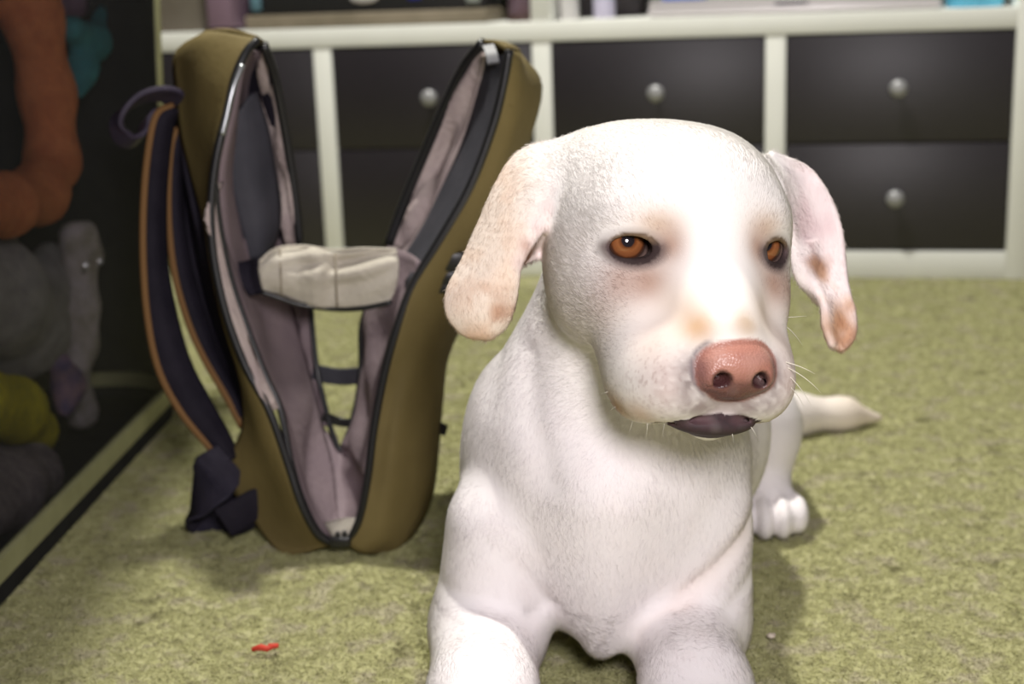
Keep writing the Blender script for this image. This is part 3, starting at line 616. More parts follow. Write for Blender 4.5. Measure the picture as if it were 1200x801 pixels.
# side buckle and loose strap end
bm = bmesh.new(); c = P(531, 306, 1.155); add_box(bm, c, (.022, .010, .016), .003); add_box(bm, c+np.array((-.004, .002, -.014)), (.020, .008, .012), .003); add_box(bm, c+np.array((-.010, .002, -.021)), (.010, .006, .012), .002); bagpart(obj('side_buckle', bm, M_ZIP, angle=40))
band('strap_end', [(496, 494, 1.18), (508, 498, 1.19), (522, 504, 1.20)], (0, .2, 1), .005, .0018, M_ZIP, 8)
band('panel_seam', [(586, 112, 1.150), (604, 128, 1.160), (622, 140, 1.215)], (0, 0, 1), .0012, .0010, M_OLIVE, 10)
band('panel_seam', [(214, 126, 1.2445), (236, 128, 1.20), (258, 130, 1.166)], (0, 0, 1), .0012, .0008, M_OLIVE, 10)

allv = np.concatenate([np.array([v.co[:] for v in o.data.vertices]) for o in bag_parts])
root = np.array((-.17, 1.17, 0.0))
bag = thing('backpack', 'olive green backpack standing unzipped and wide open behind the dog', 'backpack', root)
for o in bag_parts:
    o.data.transform(Matrix.Translation(-root)); o.parent = bag
# ------------------------------------------------------------------ the dog
# the coat is grown as one signed distance field on a rectilinear grid (fine round the head) and meshed once
FD = Field(axis(-.17, .41, -.055, .225, .0016, .0042), axis(.60, 1.56, .68, .93, .0016, .005), axis(-.012, .40, .20, .40, .0016, .004))

# --- head frame: x to the picture's right, y the way the dog faces, z up; origin between the eyes
HY, HP, HR, HS = math.radians(13.75), math.radians(-0.2), math.radians(6.07), 1.071
HT = np.array([.1062, .80, .3132])
def head_matrix():
    cy, sy, cp, sp, cr, sr = math.cos(HY), math.sin(HY), math.cos(HP), math.sin(HP), math.cos(HR), math.sin(HR)
    Rr = np.array([[cr, 0, sr], [0, 1, 0], [-sr, 0, cr]]); Rp = np.array([[1, 0, 0], [0, cp, sp], [0, -sp, cp]]); Ry = np.array([[cy, sy, 0], [-sy, cy, 0], [0, 0, 1]])
    return np.diag([1, -1, 1.0])@Ry@Rp@Rr
HM = head_matrix()
def hw(*p): return HT+HM@(np.array(p)*.001*HS)          # head millimetres to the room
def hl(X): return ((np.asarray(X)-HT)@HM)/HS*1000       # and back
def hdir(v): v = np.asarray(v, float); return HM@(v/np.linalg.norm(v))
def hax(fwd, up=(0, 0, 1)):
    """axes (side, fwd, up) of a head-frame direction, as room columns"""
    f = np.asarray(fwd, float); f /= np.linalg.norm(f); u = np.asarray(up, float); sd = np.cross(f, u); sd /= np.linalg.norm(sd); u = np.cross(sd, f)
    return np.stack([HM@sd, HM@f, HM@u], 1)
MM = .001*HS
def hell(c, r, k, op='add', fwd=(0, 1, 0), up=(0, 0, 1)): FD.ell(hw(*c), np.array(r)*MM, k*MM, op, hax(fwd, up))
def hcone(a, b, ra, rb, k, op='add'): FD.cone(hw(*a), hw(*b), ra*MM, rb*MM, k*MM, op)
def both(fn, *a, **kw):
    for sx in (1, -1): fn(sx, *a, **kw)

# --- trunk, neck, legs, tail (room metres)
FD.chain([(.072, .960, .134), (.102, 1.07, .120), (.108, 1.22, .115), (.100, 1.33, .105)], [.086, .088, .092, .090], .04)
FD.ell((.036, .985, .150), (.056, .060, .070), .04)                                # withers and shoulder blade
FD.ell((.064, .905, .132), (.081, .070, .110), .04)                                # breast
FD.cone((.090, .905, .285), (.062, .918, .172), .062, .080, .04)                   # neck
FD.cone((.056, .845, .150), (.0515, .860, .040), .024, .007, .028)                 # keel of the breastbone
for sx, cx, fx in ((-1, -.010, -.024), (1, .117, .108)):
    FD.ell((cx+min(sx, 0)*-.006, .935, .120), (.034, .056, .090), .020)                     # shoulder
    FD.cone((cx, .890, .115), (cx+min(sx, 0)*.011, .888, .044), .038, .0385, .012)                 # upper arm
    FD.cone((fx, .898, .040), (fx-.002, .800, .036), .0385, .033, .014)  # forearm along the carpet
    FD.cone((fx-.002, .800, .036), (fx-.002, .712, .027), .032, .025, .016)
    FD.ell((fx-.002, .690, .022), (.030, .034, .023), .012)
    for q in (-1.5, -.5, .5, 1.5):
        FD.ell((fx-.002+q*.0145, .664+abs(q)*.005, .015), (.0085, .018, .015), .005)
# hind legs: the one at the picture's right shows its thigh, hock and paw
FD.ell((.180, 1.285, .100), (.058, .10, .080), .03)
FD.cone((.193, 1.250, .095), (.207, 1.185, .080), .055, .040, .03)
FD.cone((.209, 1.190, .085), (.208, 1.185, .036), .037, .030, .02)
FD.cone((.208, 1.195, .030), (.213, 1.160, .026), .028, .025, .012)
for q, dy in ((-1.5, .008), (-.5, 0), (.5, 0), (1.5, .008)):
    FD.ell((.2150+q*.0150, 1.132+dy, .0185), (.0095, .022, .0185), .004)
FD.ell((.036, 1.285, .080), (.044, .10, .068), .03)
FD.cone((.026, 1.25, .060), (.006, 1.17, .032), .038, .028, .02)
FD.ell((.004, 1.15, .020), (.026, .040, .020), .012)
# tail laid out on the carpet
FD.chain([(.12, 1.38, .060), (.20, 1.41, .026), (.29, 1.420, .020), (.345, 1.430, .016), (.384, 1.438, .008)], [.042, .030, .0215, .016, .006], .015)

# --- skull and face
hell((0, -52, 12), (62, 70, 52), 20)
both(lambda s: hell((s*30, -62, 28), (31, 42, 28), 16))
hell((0, -14, 18), (49, 36, 38), 22)
both(lambda s: hell((s*32, -4, 16), (18, 17, 13), 14))
both(lambda s: hell((s*44, -42, -22), (22, 42, 38), 26))
both(lambda s: hell((s*35, 0, -24), (17, 24, 18), 18))
hcone((0, 0, -16), (0, 41, -47), 36, 26.5, 22)
hcone((0, 0, 2), (0, 47, -34), 17, 12.5, 18)
both(lambda s: hell((s*34, 2, -44), (13.5, 28, 22), 18))
both(lambda s: hell((s*26, 36, -60), (18, 27, 24), 14))
both(lambda s: hell((s*19, 48, -65), (16, 13, 12.5), 10))
both(lambda s: hell((s*33, 14, -66), (14, 28, 23), 16))
hcone((0, -20, -66), (0, 40, -82), 30, 12, 16)
# lips: the upper pair is cut from the chin by the mouth line, the dark lower lip stands in it
hell((0, 44, -82), (24, 16.5, 7.6), 3)
both(lambda s: hcone((s*1, 64, -76), (s*27, 44, -83), 1.6, 1.4, 2.5, 'cut'))
both(lambda s: hcone((s*27, 44, -83), (s*42, 5, -81), 1.4, 1.2, 2.5, 'cut'))
hcone((0, 66, -64), (0, 62, -76), 1.2, 1.4, 2.5, 'cut')
# nose
NF = (0, .95, -.30)
hell((2, 61, -51), (20.5, 13, 16), 1.8, fwd=NF)
both(lambda s: hell((2+s*11.5, 61, -53), (9.8, 11.5, 9), 2, fwd=NF))
both(lambda s: hell((2+s*9.8, 72, -54), (3.6, 9, 3.4), 2, 'cut', fwd=(s*-.15, .9, -.1)))
both(lambda s: hcone((2+s*10, 72, -56), (2+s*20.5, 60, -56.5), 1.9, 1.2, 1.5, 'cut'))
hcone((2, 72, -61), (1, 64, -73), 1.0, 1.0, 1.5, 'cut')
# eyes: lids over the ball with an almond opening
EYE = {s: (s*38.2, -3.5, 1.0) for s in (1, -1)}
for s in (1, -1):
    e = np.array(EYE[s]); g = np.array((s*.10, 1, .03)); g /= np.linalg.norm(g)
    hell(e, (14.2, 14.2, 14.2), 5)
    hell(e+np.array((s*-6, 7, 11.0)), (13, 6, 4.5), 6)
    hell(e+g*13, (10.8, 16, 6.0), 1.6, 'cut', fwd=g, up=(s*.12, 0, 1))
    hell(e+g*13+np.array((-s*8.0, 1.2, -2.2)), (4.6, 10, 2.4), 1.5, 'cut', fwd=g, up=(s*.35, 0, 1))
    hell(e, (13.0, 13.0, 13.0), .4, 'cut')

# --- ears: sheets through rows of points, thick at the root, thin at the hem
def ear_rows(L, Rr, n, m, bow):
    A = spline(L, n); B = spline(Rr, n); out = []
    for i in range(n):
        a, b = P(*A[i]), P(*B[i]); w = np.linalg.norm(b-a)
        for j in range(m):
            t = j/(m-1); out.append(a+(b-a)*t+np.array([0, -1, 0])*bow*w*4*t*(1-t))
    return np.array(out)
earL = ear_rows([(684, 168, .865), (632, 172, .872), (603, 188, .865), (582, 222, .857), (563, 265, .85), (544, 308, .842), (528, 340, .836), (527, 366, .833), (545, 388, .832), (568, 393, .832)],
                [(686, 200, .845), (658, 220, .838), (643, 236, .834), (632, 254, .830), (618, 275, .826), (606, 302, .824), (603, 332, .824), (598, 360, .826), (589, 380, .829), (575, 392, .831)], 64, 40, .16)
FD.dots(earL, .0031, .012)
lip = ear_rows([(655, 225, .836), (643, 246, .832), (632, 268, .828), (618, 290, .826), (608, 308, .826)], [(664, 240, .872), (654, 262, .870), (646, 285, .866), (632, 298, .856), (615, 306, .842)], 30, 24, -.25)
FD.dots(lip, .0024, .004)
earR = ear_rows([(896, 192, .872), (912, 215, .868), (920, 245, .864), (928, 275, .862), (934, 302, .86), (944, 322, .856), (955, 338, .850), (966, 358, .843), (968, 382, .838), (975, 402, .836)],
                [(905, 182, .885), (942, 197, .893), (962, 220, .887), (976, 248, .88), (984, 278, .872), (987, 310, .864), (991, 340, .856), (998, 366, .848), (998, 392, .842), (986, 407, .838)], 64, 36, -.20)
FD.dots(earR, .0030, .010)
lobe = ear_rows([(930, 285, .866), (932, 305, .858), (936, 325, .855), (948, 340, .855), (958, 352, .856)], [(960, 285, .885), (962, 305, .882), (962, 322, .878), (964, 338, .872), (966, 352, .862)], 30, 22, .30)
FD.dots(lobe, .0026, .005)

V, Q = FD.mesh()
del FD
me = bpy.data.meshes.new('dog')
me.from_pydata(V.tolist(), [], Q.tolist()); me.update()

# relax the net a little, then press the skin folds of neck, breast and lip into it
V = np.asarray(V); E0 = np.concatenate([Q[:, [0, 1]], Q[:, [1, 2]], Q[:, [2, 3]], Q[:, [3, 0]]])
def relax(A, w):
    acc = np.zeros_like(A); n = np.zeros(len(A))
    np.add.at(acc, E0[:, 0], A[E0[:, 1]]); np.add.at(acc, E0[:, 1], A[E0[:, 0]]); np.add.at(n, E0[:, 0], 1); np.add.at(n, E0[:, 1], 1)
    return A+(acc/n[:, None]-A)*w
def normals(A):
    fn = np.cross(A[Q[:, 2]]-A[Q[:, 0]], A[Q[:, 3]]-A[Q[:, 1]]); N = np.zeros_like(A)
    for k in range(4): np.add.at(N, Q[:, k], fn)
    return N/np.maximum(np.linalg.norm(N, axis=1, keepdims=True), 1e-12)
V = relax(V, .35)
L = hl(V)
coarse = np.clip((np.linalg.norm(L-np.array((0, -10, -20)), axis=1)-125)/30, 0, 1)[:, None]
for _ in range(3): V = V+(relax(V, .5)-V)*coarse
N = normals(V)
def seg_dist(A, pts):
    d = np.full(len(A), 9.0)
    for a, b in zip(pts, pts[1:]):
        a = np.asarray(a); b = np.asarray(b); t = np.clip(((A-a)@(b-a))/((b-a)@(b-a)), 0, 1)
        d = np.minimum(d, np.linalg.norm(A-a-t[:, None]*(b-a), axis=1))
    return d
FOLDS = [([(.166, .905, .127), (.137, .880, .104), (.106, .860, .078), (.080, .860, .052)], .0045, .0055),
         ([(-.034, .955, .146), (-.020, .915, .118), (.000, .885, .096), (.016, .872, .070)], .0035, .007),
         ([(-.048, .905, .080), (-.020, .868, .078), (.006, .866, .064)], .0022, .006),
         ([(.010, .905, .235), (.012, .880, .200), (.020, .866, .165)], .003, .010),
         ([(.160, .890, .085), (.125, .868, .060)], .002, .006)]
flat = np.array((1, .15, 1))
front = np.clip(-N[:, 1]*2, 0, 1)*(V[:, 1] < .99)*(V[:, 1] > .78)
for pts, dep, wd_ in FOLDS:
    V = V-N*(dep*front*np.exp(-(seg_dist(V*flat, [np.array(p)*flat for p in pts])/wd_)**2))[:, None]
LIP = [hw(-39, 30, -60), hw(-41, 26, -72), hw(-37, 28, -82)]
V = V-N*(.0022*np.exp(-(seg_dist(V, LIP)/.004)**2))[:, None]
V = relax(V, .3); N = normals(V)
me.vertices.foreach_set('co', V.astype(np.float32).ravel()); me.update()
# coat colours: white, tan on the ears, brow and muzzle, dark lid rims and lips, pink nose
L = hl(V)
def blob(c, r, p=2.0):
    return np.exp(-(((L-np.array(c))/np.array(r))**2).sum(1)**(p/2))
rng = np.random.default_rng(5)
def vnoise(A, f, seed):
    """smooth value noise on points"""
    g = np.random.default_rng(seed).random((32, 32, 32)); q = A*f; i = np.floor(q).astype(int); t = q-i; t = t*t*(3-2*t); o = 0
    for a in (0, 1):
        for b in (0, 1):
            for c in (0, 1):
                o = o+g[(i[:, 0]+a) % 32, (i[:, 1]+b) % 32, (i[:, 2]+c) % 32]*(t[:, 0] if a else 1-t[:, 0])*(t[:, 1] if b else 1-t[:, 1])*(t[:, 2] if c else 1-t[:, 2])
    return o
COL3 = np.tile(np.array((.86, .815, .82)), (len(V), 1))
def paint(mask, col):
    global COL3
    m = np.clip(mask, 0, 1)[:, None]; COL3 = COL3*(1-m)+np.array(col)*m
inhead = np.clip(1-(np.linalg.norm(L-np.array((0, -15, -10)), axis=1)-95)/25, 0, 1)
paint(inhead*.8, (.90, .87, .83))
n1 = vnoise(V, 120, 1); n2 = vnoise(V, 420, 2)
# ears
def near(A, pts, r0, r1):
    d = np.full(len(A), 9.0)
    for p in pts[::7]: d = np.minimum(d, np.linalg.norm(A-p, axis=1))
    return np.clip(1-(d-r0)/(r1-r0), 0, 1)
eL = near(V, earL, .006, .010); eR = np.maximum(near(V, earR, .006, .010), near(V, lobe, .005, .009)); eLip = near(V, lip, .005, .009)
rootL = np.clip((P(650, 190, .85)[0]-V[:, 0])/.03, 0, 1)
paint(eL*rootL*.75, (.80, .66, .53))
paint(eL*rootL*np.clip((n1-.45)*3, 0, 1)*.35, (.78, .56, .40))
dirt = lambda c, r, jit=1.0: np.clip(1.25-np.linalg.norm(V-c, axis=1)/r+(n1-.5)*jit, 0, 1)
paint(eL*dirt(P(585, 352, .83), .013)*.95, (.40, .165, .065))
paint(eL*dirt(P(560, 385, .834), .014)*.55, (.60, .34, .18))
paint(eLip*.7, (.80, .66, .64)); paint(eLip*dirt(P(613, 293, .832), .011)*.95, (.42, .18, .07))
rootR = np.clip((V[:, 0]-P(912, 200, .87)[0])/.02, 0, 1)
paint(eR*rootR*.75, (.83, .70, .69))
paint(eR*rootR*dirt(P(925, 262, .865), .024)*.6, (.58, .36, .39))
paint(eR*dirt(P(953, 315, .862), .011)*.95, (.34, .14, .05)); paint(eR*dirt(P(950, 328, .862), .012)*.5, (.72, .47, .32))
paint(eR*dirt(P(985, 385, .84), .021)*.8, (.58, .34, .18)); paint(eR*dirt(P(990, 392, .842), .013, 1.6)*.8, (.40, .17, .07))
# tan round the eyes, bridge and lips
for s in (1, -1):
    paint(blob((s*30, 21, 15), (13, 13, 9))*.60, (.46, .28, .13))
    paint(blob((s*24, 25, 5), (9, 11, 11))*.85, (.34, .20, .14))
    paint(blob((s*35, 26, -14), (15, 14, 13))*.90, (.36, .215, .155))
    paint(blob((s*47, 17, -16), (11, 12, 12))*.75, (.42, .27, .20))
    paint(blob((s*50, 10, -30), (14, 14, 14))*.45, (.58, .42, .36))
    paint(blob((s*34, 44, -42), (16, 18, 16))*.50, (.54, .38, .29))
    paint(blob((s*20, 44, -26), (12, 18, 14))*.55, (.56, .40, .26))
    paint(blob((s*32, 56, -60), (12, 16, 15))*.75*np.clip(.55+n2*.7, 0, 1), (.42, .295, .265))
    paint(blob((s*23, 62, -56), (6, 9, 12))*.90*np.clip(.45+n2, 0, 1), (.15, .115, .11))
    paint(blob((s*14, 61, -70), (13, 10, 6.5))*.85*np.clip(.40+n2, 0, 1), (.20, .15, .15))
    paint(blob((s*42, 22, -80), (9, 14, 9))*.85, (.46, .26, .10)); paint(blob((s*37, 42, -78), (8, 10, 8))*.65, (.48, .29, .15))
    dots_ = np.clip((vnoise(V, 620, 9)-.62)*8, 0, 1)
    paint(blob((s*34, 48, -60), (14, 18, 15))*dots_*.50, (.28, .17, .14))
paint(blob((-17, 57, -31), (9, 10, 8))*.75*np.clip(.4+n1, 0, 1), (.50, .27, .09))
paint(blob((5, 62, -28), (9, 10, 8))*.70*np.clip(.4+n1, 0, 1), (.42, .26, .10))
paint(blob((0, 62, -73), (15, 12, 7))*.80, (.30, .23, .22))
# slightly pinker patch on one cheek
paint(blob((-52, -10, -30), (18, 34, 34))*.35, (.78, .66, .64))
# lips
lower = (((L-np.array((0, 44, -82.5)))/np.array((25.5, 17.5, 8.4)))**2).sum(1) < 1.22
lowr = lower & (L[:, 1] > 30) & (L[:, 2] > -90.5) & (np.abs(L[:, 0]) < 24.0)
paint(lowr*.98, (.028, .014, .017)); paint(lowr*np.clip((n2-.5)*3, 0, 1)*.4, (.06, .03, .036))
mouth = np.minimum(seg_dist(L, [(-42, 5, -81), (-27, 44, -83), (-1, 64, -76), (1, 64, -76), (27, 44, -83), (42, 5, -81)]), seg_dist(L, [(0, 66, -64), (0, 62, -76)])+.8)
paint(np.clip(1.6-mouth/2.4, 0, 1)*(L[:, 1] > 0)*.9, (.10, .055, .06))
# nose pad
NAX = hax((0, .95, -.30)); 
def nell(c, r):
    q = ((V-hw(*c))@NAX)/(np.array(r)*MM); return np.linalg.norm(q, axis=1)
pad = np.minimum(nell((2, 60, -51), (20.5, 13, 16)), np.minimum(nell((13.5, 61, -53), (9.8, 11.5, 9)), nell((-9.5, 61, -53), (9.8, 11.5, 9))))
padm = np.clip((1.16-pad)/.06, 0, 1)*(L[:, 1] > 52.5)
paint(padm, (.44, .20, .15)); 
paint(padm*np.clip(blob((2, 70, -64), (26, 40, 9.5))*1.9, 0, 1)*.90, (.10, .042, .04))  # pad gets darker towards its lower half
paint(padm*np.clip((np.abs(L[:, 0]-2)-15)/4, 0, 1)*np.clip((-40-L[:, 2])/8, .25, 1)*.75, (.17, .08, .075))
paint(padm*np.clip((n2-.5)*2.5, 0, 1)*.22, (.36, .14, .11))
nost = np.full(len(V), 9.0)
for s in (1, -1):
    nost = np.minimum(nost, np.linalg.norm((L-np.array((2+s*10.2, 70, -54)))/np.array((4.8, 14, 4.4)), axis=1))
    nost = np.minimum(nost, seg_dist(L, [(2+s*10.5, 71, -56), (2+s*20.5, 60, -56.5)])/2.2)
paint(padm*np.clip((1.25-nost)*4, 0, 1)*.92, (.045, .015, .016))  # shade of the nostril hollows painted in, the cuts being shallow
paint(padm*np.clip(1.5-seg_dist(L, [(2, 75, -59), (1, 64, -73)])/1.5, 0, 1)*.9, (.08, .03, .03))
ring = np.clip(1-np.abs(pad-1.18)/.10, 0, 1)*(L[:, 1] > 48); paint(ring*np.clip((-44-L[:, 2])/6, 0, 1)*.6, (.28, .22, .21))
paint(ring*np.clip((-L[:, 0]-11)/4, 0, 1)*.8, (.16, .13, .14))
# lid rims, dark stain running to the inner corners
lid = np.zeros(len(V))
for s in (1, -1):
    e = np.array(EYE[s]); A = hax((s*.10, 1, .03), (s*.12, 0, 1)); q = ((V-hw(*e))@A)/MM
    aq = np.linalg.norm(q[:, [0, 2]]/np.array((11.6, 7.6)), axis=1); fr = np.clip((q[:, 1]-2)/4, 0, 1)
    inner = ((q-np.array((-s*10.5 if A[0, 0] > 0 else s*10.5, 8, -4.5)))/np.array((6.5, 10, 5.5)))
    upper = np.clip((q[:, 2]-1)/4, 0, 1)
    paint(np.clip((1.60-aq)/.40, 0, 1)*fr*(1-upper*.55)*.80, (.10, .065, .06))
    paint(np.clip((1.14-aq)/.10, 0, 1)*fr*.95, (.030, .018, .018))
    paint(np.clip(1.25-aq, 0, .5)*fr*upper*.8, (.55, .36, .20))
    X = L-e
    paint(np.exp(-((X-np.array((-s*11.5, 8, -5)))/np.array((4.6, 9, 5.5)))**2 @ np.ones(3))*.80, (.07, .05, .05))
    paint(np.exp(-((X-np.array((-s*15, 8, 0)))/np.array((5.5, 9, 7)))**2 @ np.ones(3))*.45, (.30, .22, .20))
    paint(np.exp(-((X-np.array((s*0, 8, -9)))/np.array((10, 9, 3.2)))**2 @ np.ones(3))*.55, (.20, .15, .15))
    paint(np.exp(-((X-np.array((s*11.5, 6, 0)))/np.array((3.5, 9, 3.2)))**2 @ np.ones(3))*.70, (.12, .08, .08))
    lid = np.maximum(lid, np.clip((1.45-aq)/.25, 0, 1)*fr)
tailm = np.clip((V[:, 0]-.26)/.1, 0, 1)*(V[:, 1] > 1.35); paint(tailm*.55, (.82, .68, .46))
paint(np.exp(-(seg_dist(V*flat, [np.array(p)*flat for p in FOLDS[0][0]])/.009)**2)*front*.35, (.82, .66, .58))
paint(np.clip((n1-.5)*1.5, 0, 1)*.12, (.84, .72, .68))
bare = np.maximum.reduce([np.clip((1.30-pad)/.08, 0, 1)*(L[:, 1] > 50), lowr*1.0, lid*.9, np.clip(1.3-mouth/2.4, 0, 1)*(L[:, 1] > 0), np.clip(blob((0, 62, -73), (14, 12, 7))*2.5, 0, 1)])

ca = me.color_attributes.new('coat', 'FLOAT_COLOR', 'POINT')
ca.data.foreach_set('color', np.concatenate([COL3, np.ones((len(V), 1))], 1).astype(np.float32).ravel())
wa = me.attributes.new('wet', 'FLOAT', 'POINT'); wa.data.foreach_set('value', np.clip(np.maximum(padm, lowr*.25), 0, 1).astype(np.float32))

M_SKIN = principled('dog_skin', (.8, .8, .8), .65, .25)
nt = M_SKIN.node_tree; b = nt.nodes['Principled BSDF']
at = nt.nodes.new('ShaderNodeAttribute'); at.attribute_name = 'coat'; nt.links.new(at.outputs[0], b.inputs['Base Color'])
aw = nt.nodes.new('ShaderNodeAttribute'); aw.attribute_name = 'wet'
rr = nt.nodes.new('ShaderNodeMapRange'); rr.inputs[3].default_value = .75; rr.inputs[4].default_value = .38; nt.links.new(aw.outputs[2], rr.inputs[0]); nt.links.new(rr.outputs[0], b.inputs['Roughness'])
rs = nt.nodes.new('ShaderNodeMapRange'); rs.inputs[3].default_value = .15; rs.inputs[4].default_value = .45; nt.links.new(aw.outputs[2], rs.inputs[0]); nt.links.new(rs.outputs[0], b.inputs['Specular IOR Level'])
tc = nt.nodes.new('ShaderNodeTexCoord'); vz = nt.nodes.new('ShaderNodeTexVoronoi'); vz.inputs['Scale'].default_value = 700
bp = nt.nodes.new('ShaderNodeBump'); bp.inputs['Distance'].default_value = .00025; nt.links.new(aw.outputs[2], bp.inputs['Strength'])
nt.links.new(tc.outputs['Object'], vz.inputs['Vector']); nt.links.new(vz.outputs[0], bp.inputs['Height']); nt.links.new(bp.outputs[0], b.inputs['Normal'])
dog = link_mesh('dog', me, M_SKIN)
tag(dog, 'white dog with drooping tan ears lying on the green carpet', 'dog')

# eyes: a ball with a domed cornea; iris and pupil are bands round the gaze axis
M_EYE = principled('dog_eye', (.02, .01, .01), .06, .6); nt = M_EYE.node_tree; b = nt.nodes['Principled BSDF']
tc = nt.nodes.new('ShaderNodeTexCoord'); sp = nt.nodes.new('ShaderNodeSeparateXYZ'); nt.links.new(tc.outputs['Object'], sp.inputs[0])
def mth(nt, op, a, b_=None):
    n = nt.nodes.new('ShaderNodeMath'); n.operation = op
    for i, v in enumerate((a, b_)):
        if v is None: continue
        if isinstance(v, (int, float)): n.inputs[i].default_value = v
        else: nt.links.new(v, n.inputs[i])
    return n.outputs[0]
rad = mth(nt, 'SQRT', mth(nt, 'ADD', mth(nt, 'MULTIPLY', sp.outputs[0], sp.outputs[0]), mth(nt, 'MULTIPLY', sp.outputs[2], sp.outputs[2])))
ring_ = mth(nt, 'MULTIPLY', rad, 1/.0135)
nz = nt.nodes.new('ShaderNodeTexNoise'); nz.inputs['Scale'].default_value = 380; nt.links.new(tc.outputs['Object'], nz.inputs['Vector'])
ring2 = mth(nt, 'ADD', ring_, mth(nt, 'MULTIPLY', mth(nt, 'SUBTRACT', nz.outputs[0], .5), .06))
cr_ = nt.nodes.new('ShaderNodeValToRGB'); nt.links.new(ring2, cr_.inputs[0]); el = cr_.color_ramp.elements
el[0].position = 0; el[0].color = (.012, .010, .014, 1); el[1].position = .25; el[1].color = (.014, .011, .013, 1)
for pos_, c_ in ((.31, (.13, .040, .012, 1)), (.43, (.26, .095, .032, 1)), (.62, (.22, .075, .026, 1)), (.69, (.07, .025, .012, 1)), (.78, (.05, .03, .025, 1)), (.92, (.30, .20, .17, 1))):
    e_ = el.new(pos_); e_.color = c_
nt.links.new(cr_.outputs[0], b.inputs['Base Color'])
for s in (1, -1):
    bm = bmesh.new(); bmesh.ops.create_uvsphere(bm, u_segments=40, v_segments=24, radius=1.0)
    bmesh.ops.rotate(bm, verts=bm.verts, cent=(0, 0, 0), matrix=Matrix.Rotation(-PI/2, 3, 'X'))
    for v in bm.verts:
        c = v.co.y; v.co *= .0130*HS*(1+.05*max(0, (c-.80)/.20)**.8 if c > .80 else 1)
    o = obj('eye', bm, M_EYE, dog, smooth=True)
    Vr = Vector(CAM)+Vector((.25 if s > 0 else .10, 0, .10))-Vector(hw(*EYE[s])); yv = Vr.normalized()
    zv = Vector((0, 0, 1)); xv = yv.cross(zv).normalized(); zv = xv.cross(yv)
    o.matrix_world = Matrix(((xv.x, yv.x, zv.x, 0), (xv.y, yv.y, zv.y, 0), (xv.z, yv.z, zv.z, 0), (0, 0, 0, 1)))
    o.location = hw(*EYE[s])
    o['label'] = 'amber eye with a dark pupil'

# the short coat: single hairs rooted all over the skin, combed away from the nose and down the body
def hair_object(name, pts, rads, cols, mat, parent, nrms=None):
    n, k = pts.shape[:2]
    hc = bpy.data.hair_curves.new(name); hc.add_curves([k]*n)
    hc.attributes['position'].data.foreach_set('vector', pts.astype(np.float32).ravel())
    ra = hc.attributes.get('radius') or hc.attributes.new('radius', 'FLOAT', 'POINT')
    ra.data.foreach_set('value', rads.astype(np.float32).ravel())
    c4 = np.concatenate([cols, np.ones((n, 1))], 1)
    a = hc.attributes.new('coat', 'FLOAT_COLOR', 'CURVE'); a.data.foreach_set('color', c4.astype(np.float32).ravel())
    if nrms is None: nrms = np.tile(np.array((0, -.8, .6)), (n, 1))
    an = hc.attributes.new('root_normal', 'FLOAT_VECTOR', 'CURVE'); an.data.foreach_set('vector', nrms.astype(np.float32).ravel())
    hc.materials.append(mat); o = bpy.data.objects.new(name, hc); COL.objects.link(o); o.parent = parent
    o['kind'] = 'stuff'
    return o
M_FUR = principled('dog_fur', (.8, .8, .8), .55, .25)
at = M_FUR.node_tree.nodes.new('ShaderNodeAttribute'); at.attribute_name = 'coat'
nt = M_FUR.node_tree; b = nt.nodes['Principled BSDF']; nt.links.new(at.outputs[0], b.inputs['Base Color'])
an_ = nt.nodes.new('ShaderNodeAttribute'); an_.attribute_name = 'root_normal'; nt.links.new(an_.outputs[1], b.inputs['Normal'])
tl_ = nt.nodes.new('ShaderNodeBsdfTranslucent'); nt.links.new(at.outputs[0], tl_.inputs[0])
mx = nt.nodes.new('ShaderNodeMixShader'); mx.inputs[0].default_value = .45
nt.links.new(b.outputs[0], mx.inputs[1]); nt.links.new(tl_.outputs[0], mx.inputs[2]); nt.links.new(mx.outputs[0], nt.nodes['Material Output'].inputs[0])

ctr = V[Q].mean(1); area = .5*np.linalg.norm(np.cross(V[Q[:, 2]]-V[Q[:, 0]], V[Q[:, 3]]-V[Q[:, 1]]), axis=1)
Lc = hl(ctr); hd = np.clip(1-(np.linalg.norm(Lc-np.array((0, -15, -10)), axis=1)-95)/40, 0, 1)
dens = area*(.25+1.0*hd+.75*(ctr[:, 1] < 1.0))*(1-bare[Q].mean(1)).clip(0, 1)
NH = 380000
pick = rng.choice(len(Q), NH, p=dens/dens.sum())
w4 = rng.dirichlet((1, 1, 1, 1), NH)
root = (V[Q[pick]]*w4[..., None]).sum(1); nrm = (N[Q[pick]]*w4[..., None]).sum(1); nrm /= np.linalg.norm(nrm, axis=1, keepdims=True)
hcol = (COL3[Q[pick]]*w4[..., None]).sum(1); hb = (bare[Q[pick]]*w4).sum(1)
Lr = hl(root); hh = np.clip(1-(np.linalg.norm(Lr-np.array((0, -20, -10)), axis=1)-100)/40, 0, 1)
ear = np.maximum.reduce([(eL*rootL), (eR*rootR), eLip])[Q[pick]].max(1)
flow = (root-hw(0, 75, -35)); flow /= np.linalg.norm(flow, axis=1, keepdims=True)
body = np.tile(np.array((0, .25, -1.0)), (NH, 1)); body[:, 1] += np.clip((root[:, 1]-.95)*6, 0, 3)
legm = (root[:, 2] < .07) & (root[:, 1] < .90); body[legm] = (0, -1, -.2)
tl = (root[:, 0] > .22) & (root[:, 1] > 1.36); body[tl] = (1, .1, -.2)
flow = flow*hh[:, None]+body*(1-hh[:, None]); flow = flow*(1-ear[:, None])+np.array((-.0, 0, -1.0))*ear[:, None]
flow += rng.normal(0, .30, flow.shape)
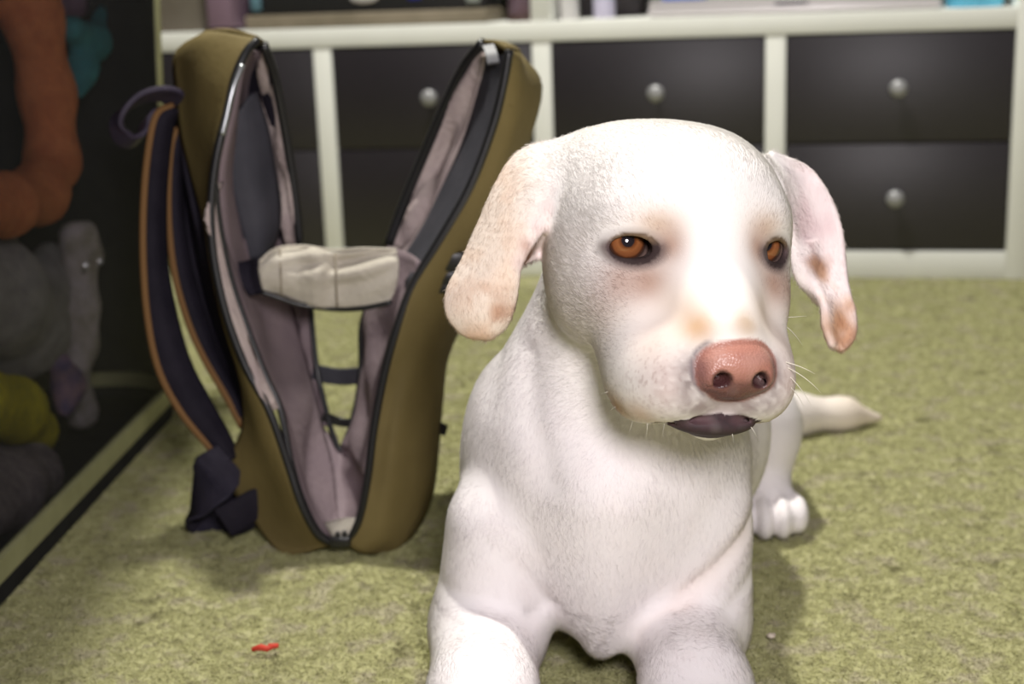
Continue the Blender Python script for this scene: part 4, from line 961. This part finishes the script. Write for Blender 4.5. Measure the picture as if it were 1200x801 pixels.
tang = flow-nrm*(flow*nrm).sum(1, keepdims=True); tang /= np.maximum(np.linalg.norm(tang, axis=1, keepdims=True), 1e-6)
muz = np.clip((Lr[:, 1]+5)/50, 0, 1)
length = np.where(ear > .5, .0042, (.0056-.0034*muz)*hh+.0068*(1-hh))*rng.uniform(.65, 1.25, NH)*(1-.8*hb)
lift = rng.uniform(.05, .17, NH)+.08*hh+.04*(ear > .5)
ts = np.linspace(0, 1, 4)
pts = root[:, None]-nrm[:, None]*.0003+length[:, None, None]*(tang[:, None]*ts[None, :, None]*np.cos(lift)[:, None, None]+nrm[:, None]*(np.sin(lift)[:, None]*(ts-.45*ts**2)[None])[..., None])
wid = (.00008*hh+.00009*(1-hh))[:, None]*np.array((1, .9, .65, .15))[None]
hcol = np.clip(hcol**.85*rng.uniform(.90, 1.07, (NH, 1)), 0, .97)
hair_object('fur', pts, wid, hcol, M_FUR, dog, nrm)

# whiskers
wk = []
for px, py, Y, ex, ey in ((921, 424, .745, 34, 14), (922, 430, .745, 40, 30), (922, 438, .745, 30, 40), (921, 448, .745, 22, 30), (917, 372, .80, 28, -2), (918, 380, .80, 22, 24),
                          (745, 484, .76, -8, 26), (760, 490, .75, -3, 26), (735, 470, .765, -22, 12), (780, 492, .745, -4, 20), (858, 507, .74, 2, 16), (880, 500, .735, 8, 16), (730, 455, .77, -30, 8)):
    a = P(px, py, Y); c = P(px+ex, py+ey, Y+.01); m_ = P(px+ex*.6, py+ey*.38, Y-.004)
    t = np.linspace(0, 1, 6)[:, None]; wk.append(a*(1-t)**2+2*m_*t*(1-t)+c*t*t)
wk = np.array(wk)
o = hair_object('whiskers', wk, np.tile(np.array((.00022, .0002, .00018, .00015, .0001, .00004)), (len(wk), 1)), np.tile((.92, .88, .76), (len(wk), 1)), M_FUR, dog)
# ------------------------------------------------------------------ scraps on the carpet
bm = bmesh.new(); 
add_tube(bm, [(-.0095, 0, .0035), (-.003, .001, .0045), (.002, -.001, .0040), (.0085, .0015, .0055)], [.0016, .0026, .0022, .0014], 8)
add_box(bm, (.006, .001, .0052), (.008, .004, .003), .001)
o = obj('red_scrap', bm, mottled('red_plastic', (.60, .06, .035), (.50, .05, .03), 200, .5), smooth=True); o.location = (-.186, .944, .002)
tag(o, 'tiny red plastic scrap lying on the green carpet', 'scrap')
bm = bmesh.new(); bmesh.ops.create_icosphere(bm, subdivisions=2, radius=1)
for v in bm.verts: v.co = Vector((v.co.x*.0032, v.co.y*.0028, v.co.z*.002+.002))*(1+.2*math.sin(v.co.x*7+v.co.y*5))
o = obj('crumb', bm, mottled('crumb_white', (.70, .62, .52), (.6, .5, .4), 300, .8), smooth=True); o.location = (.178, .937, .003)
tag(o, 'small pale crumb on the carpet beside the dog foreleg', 'crumb')
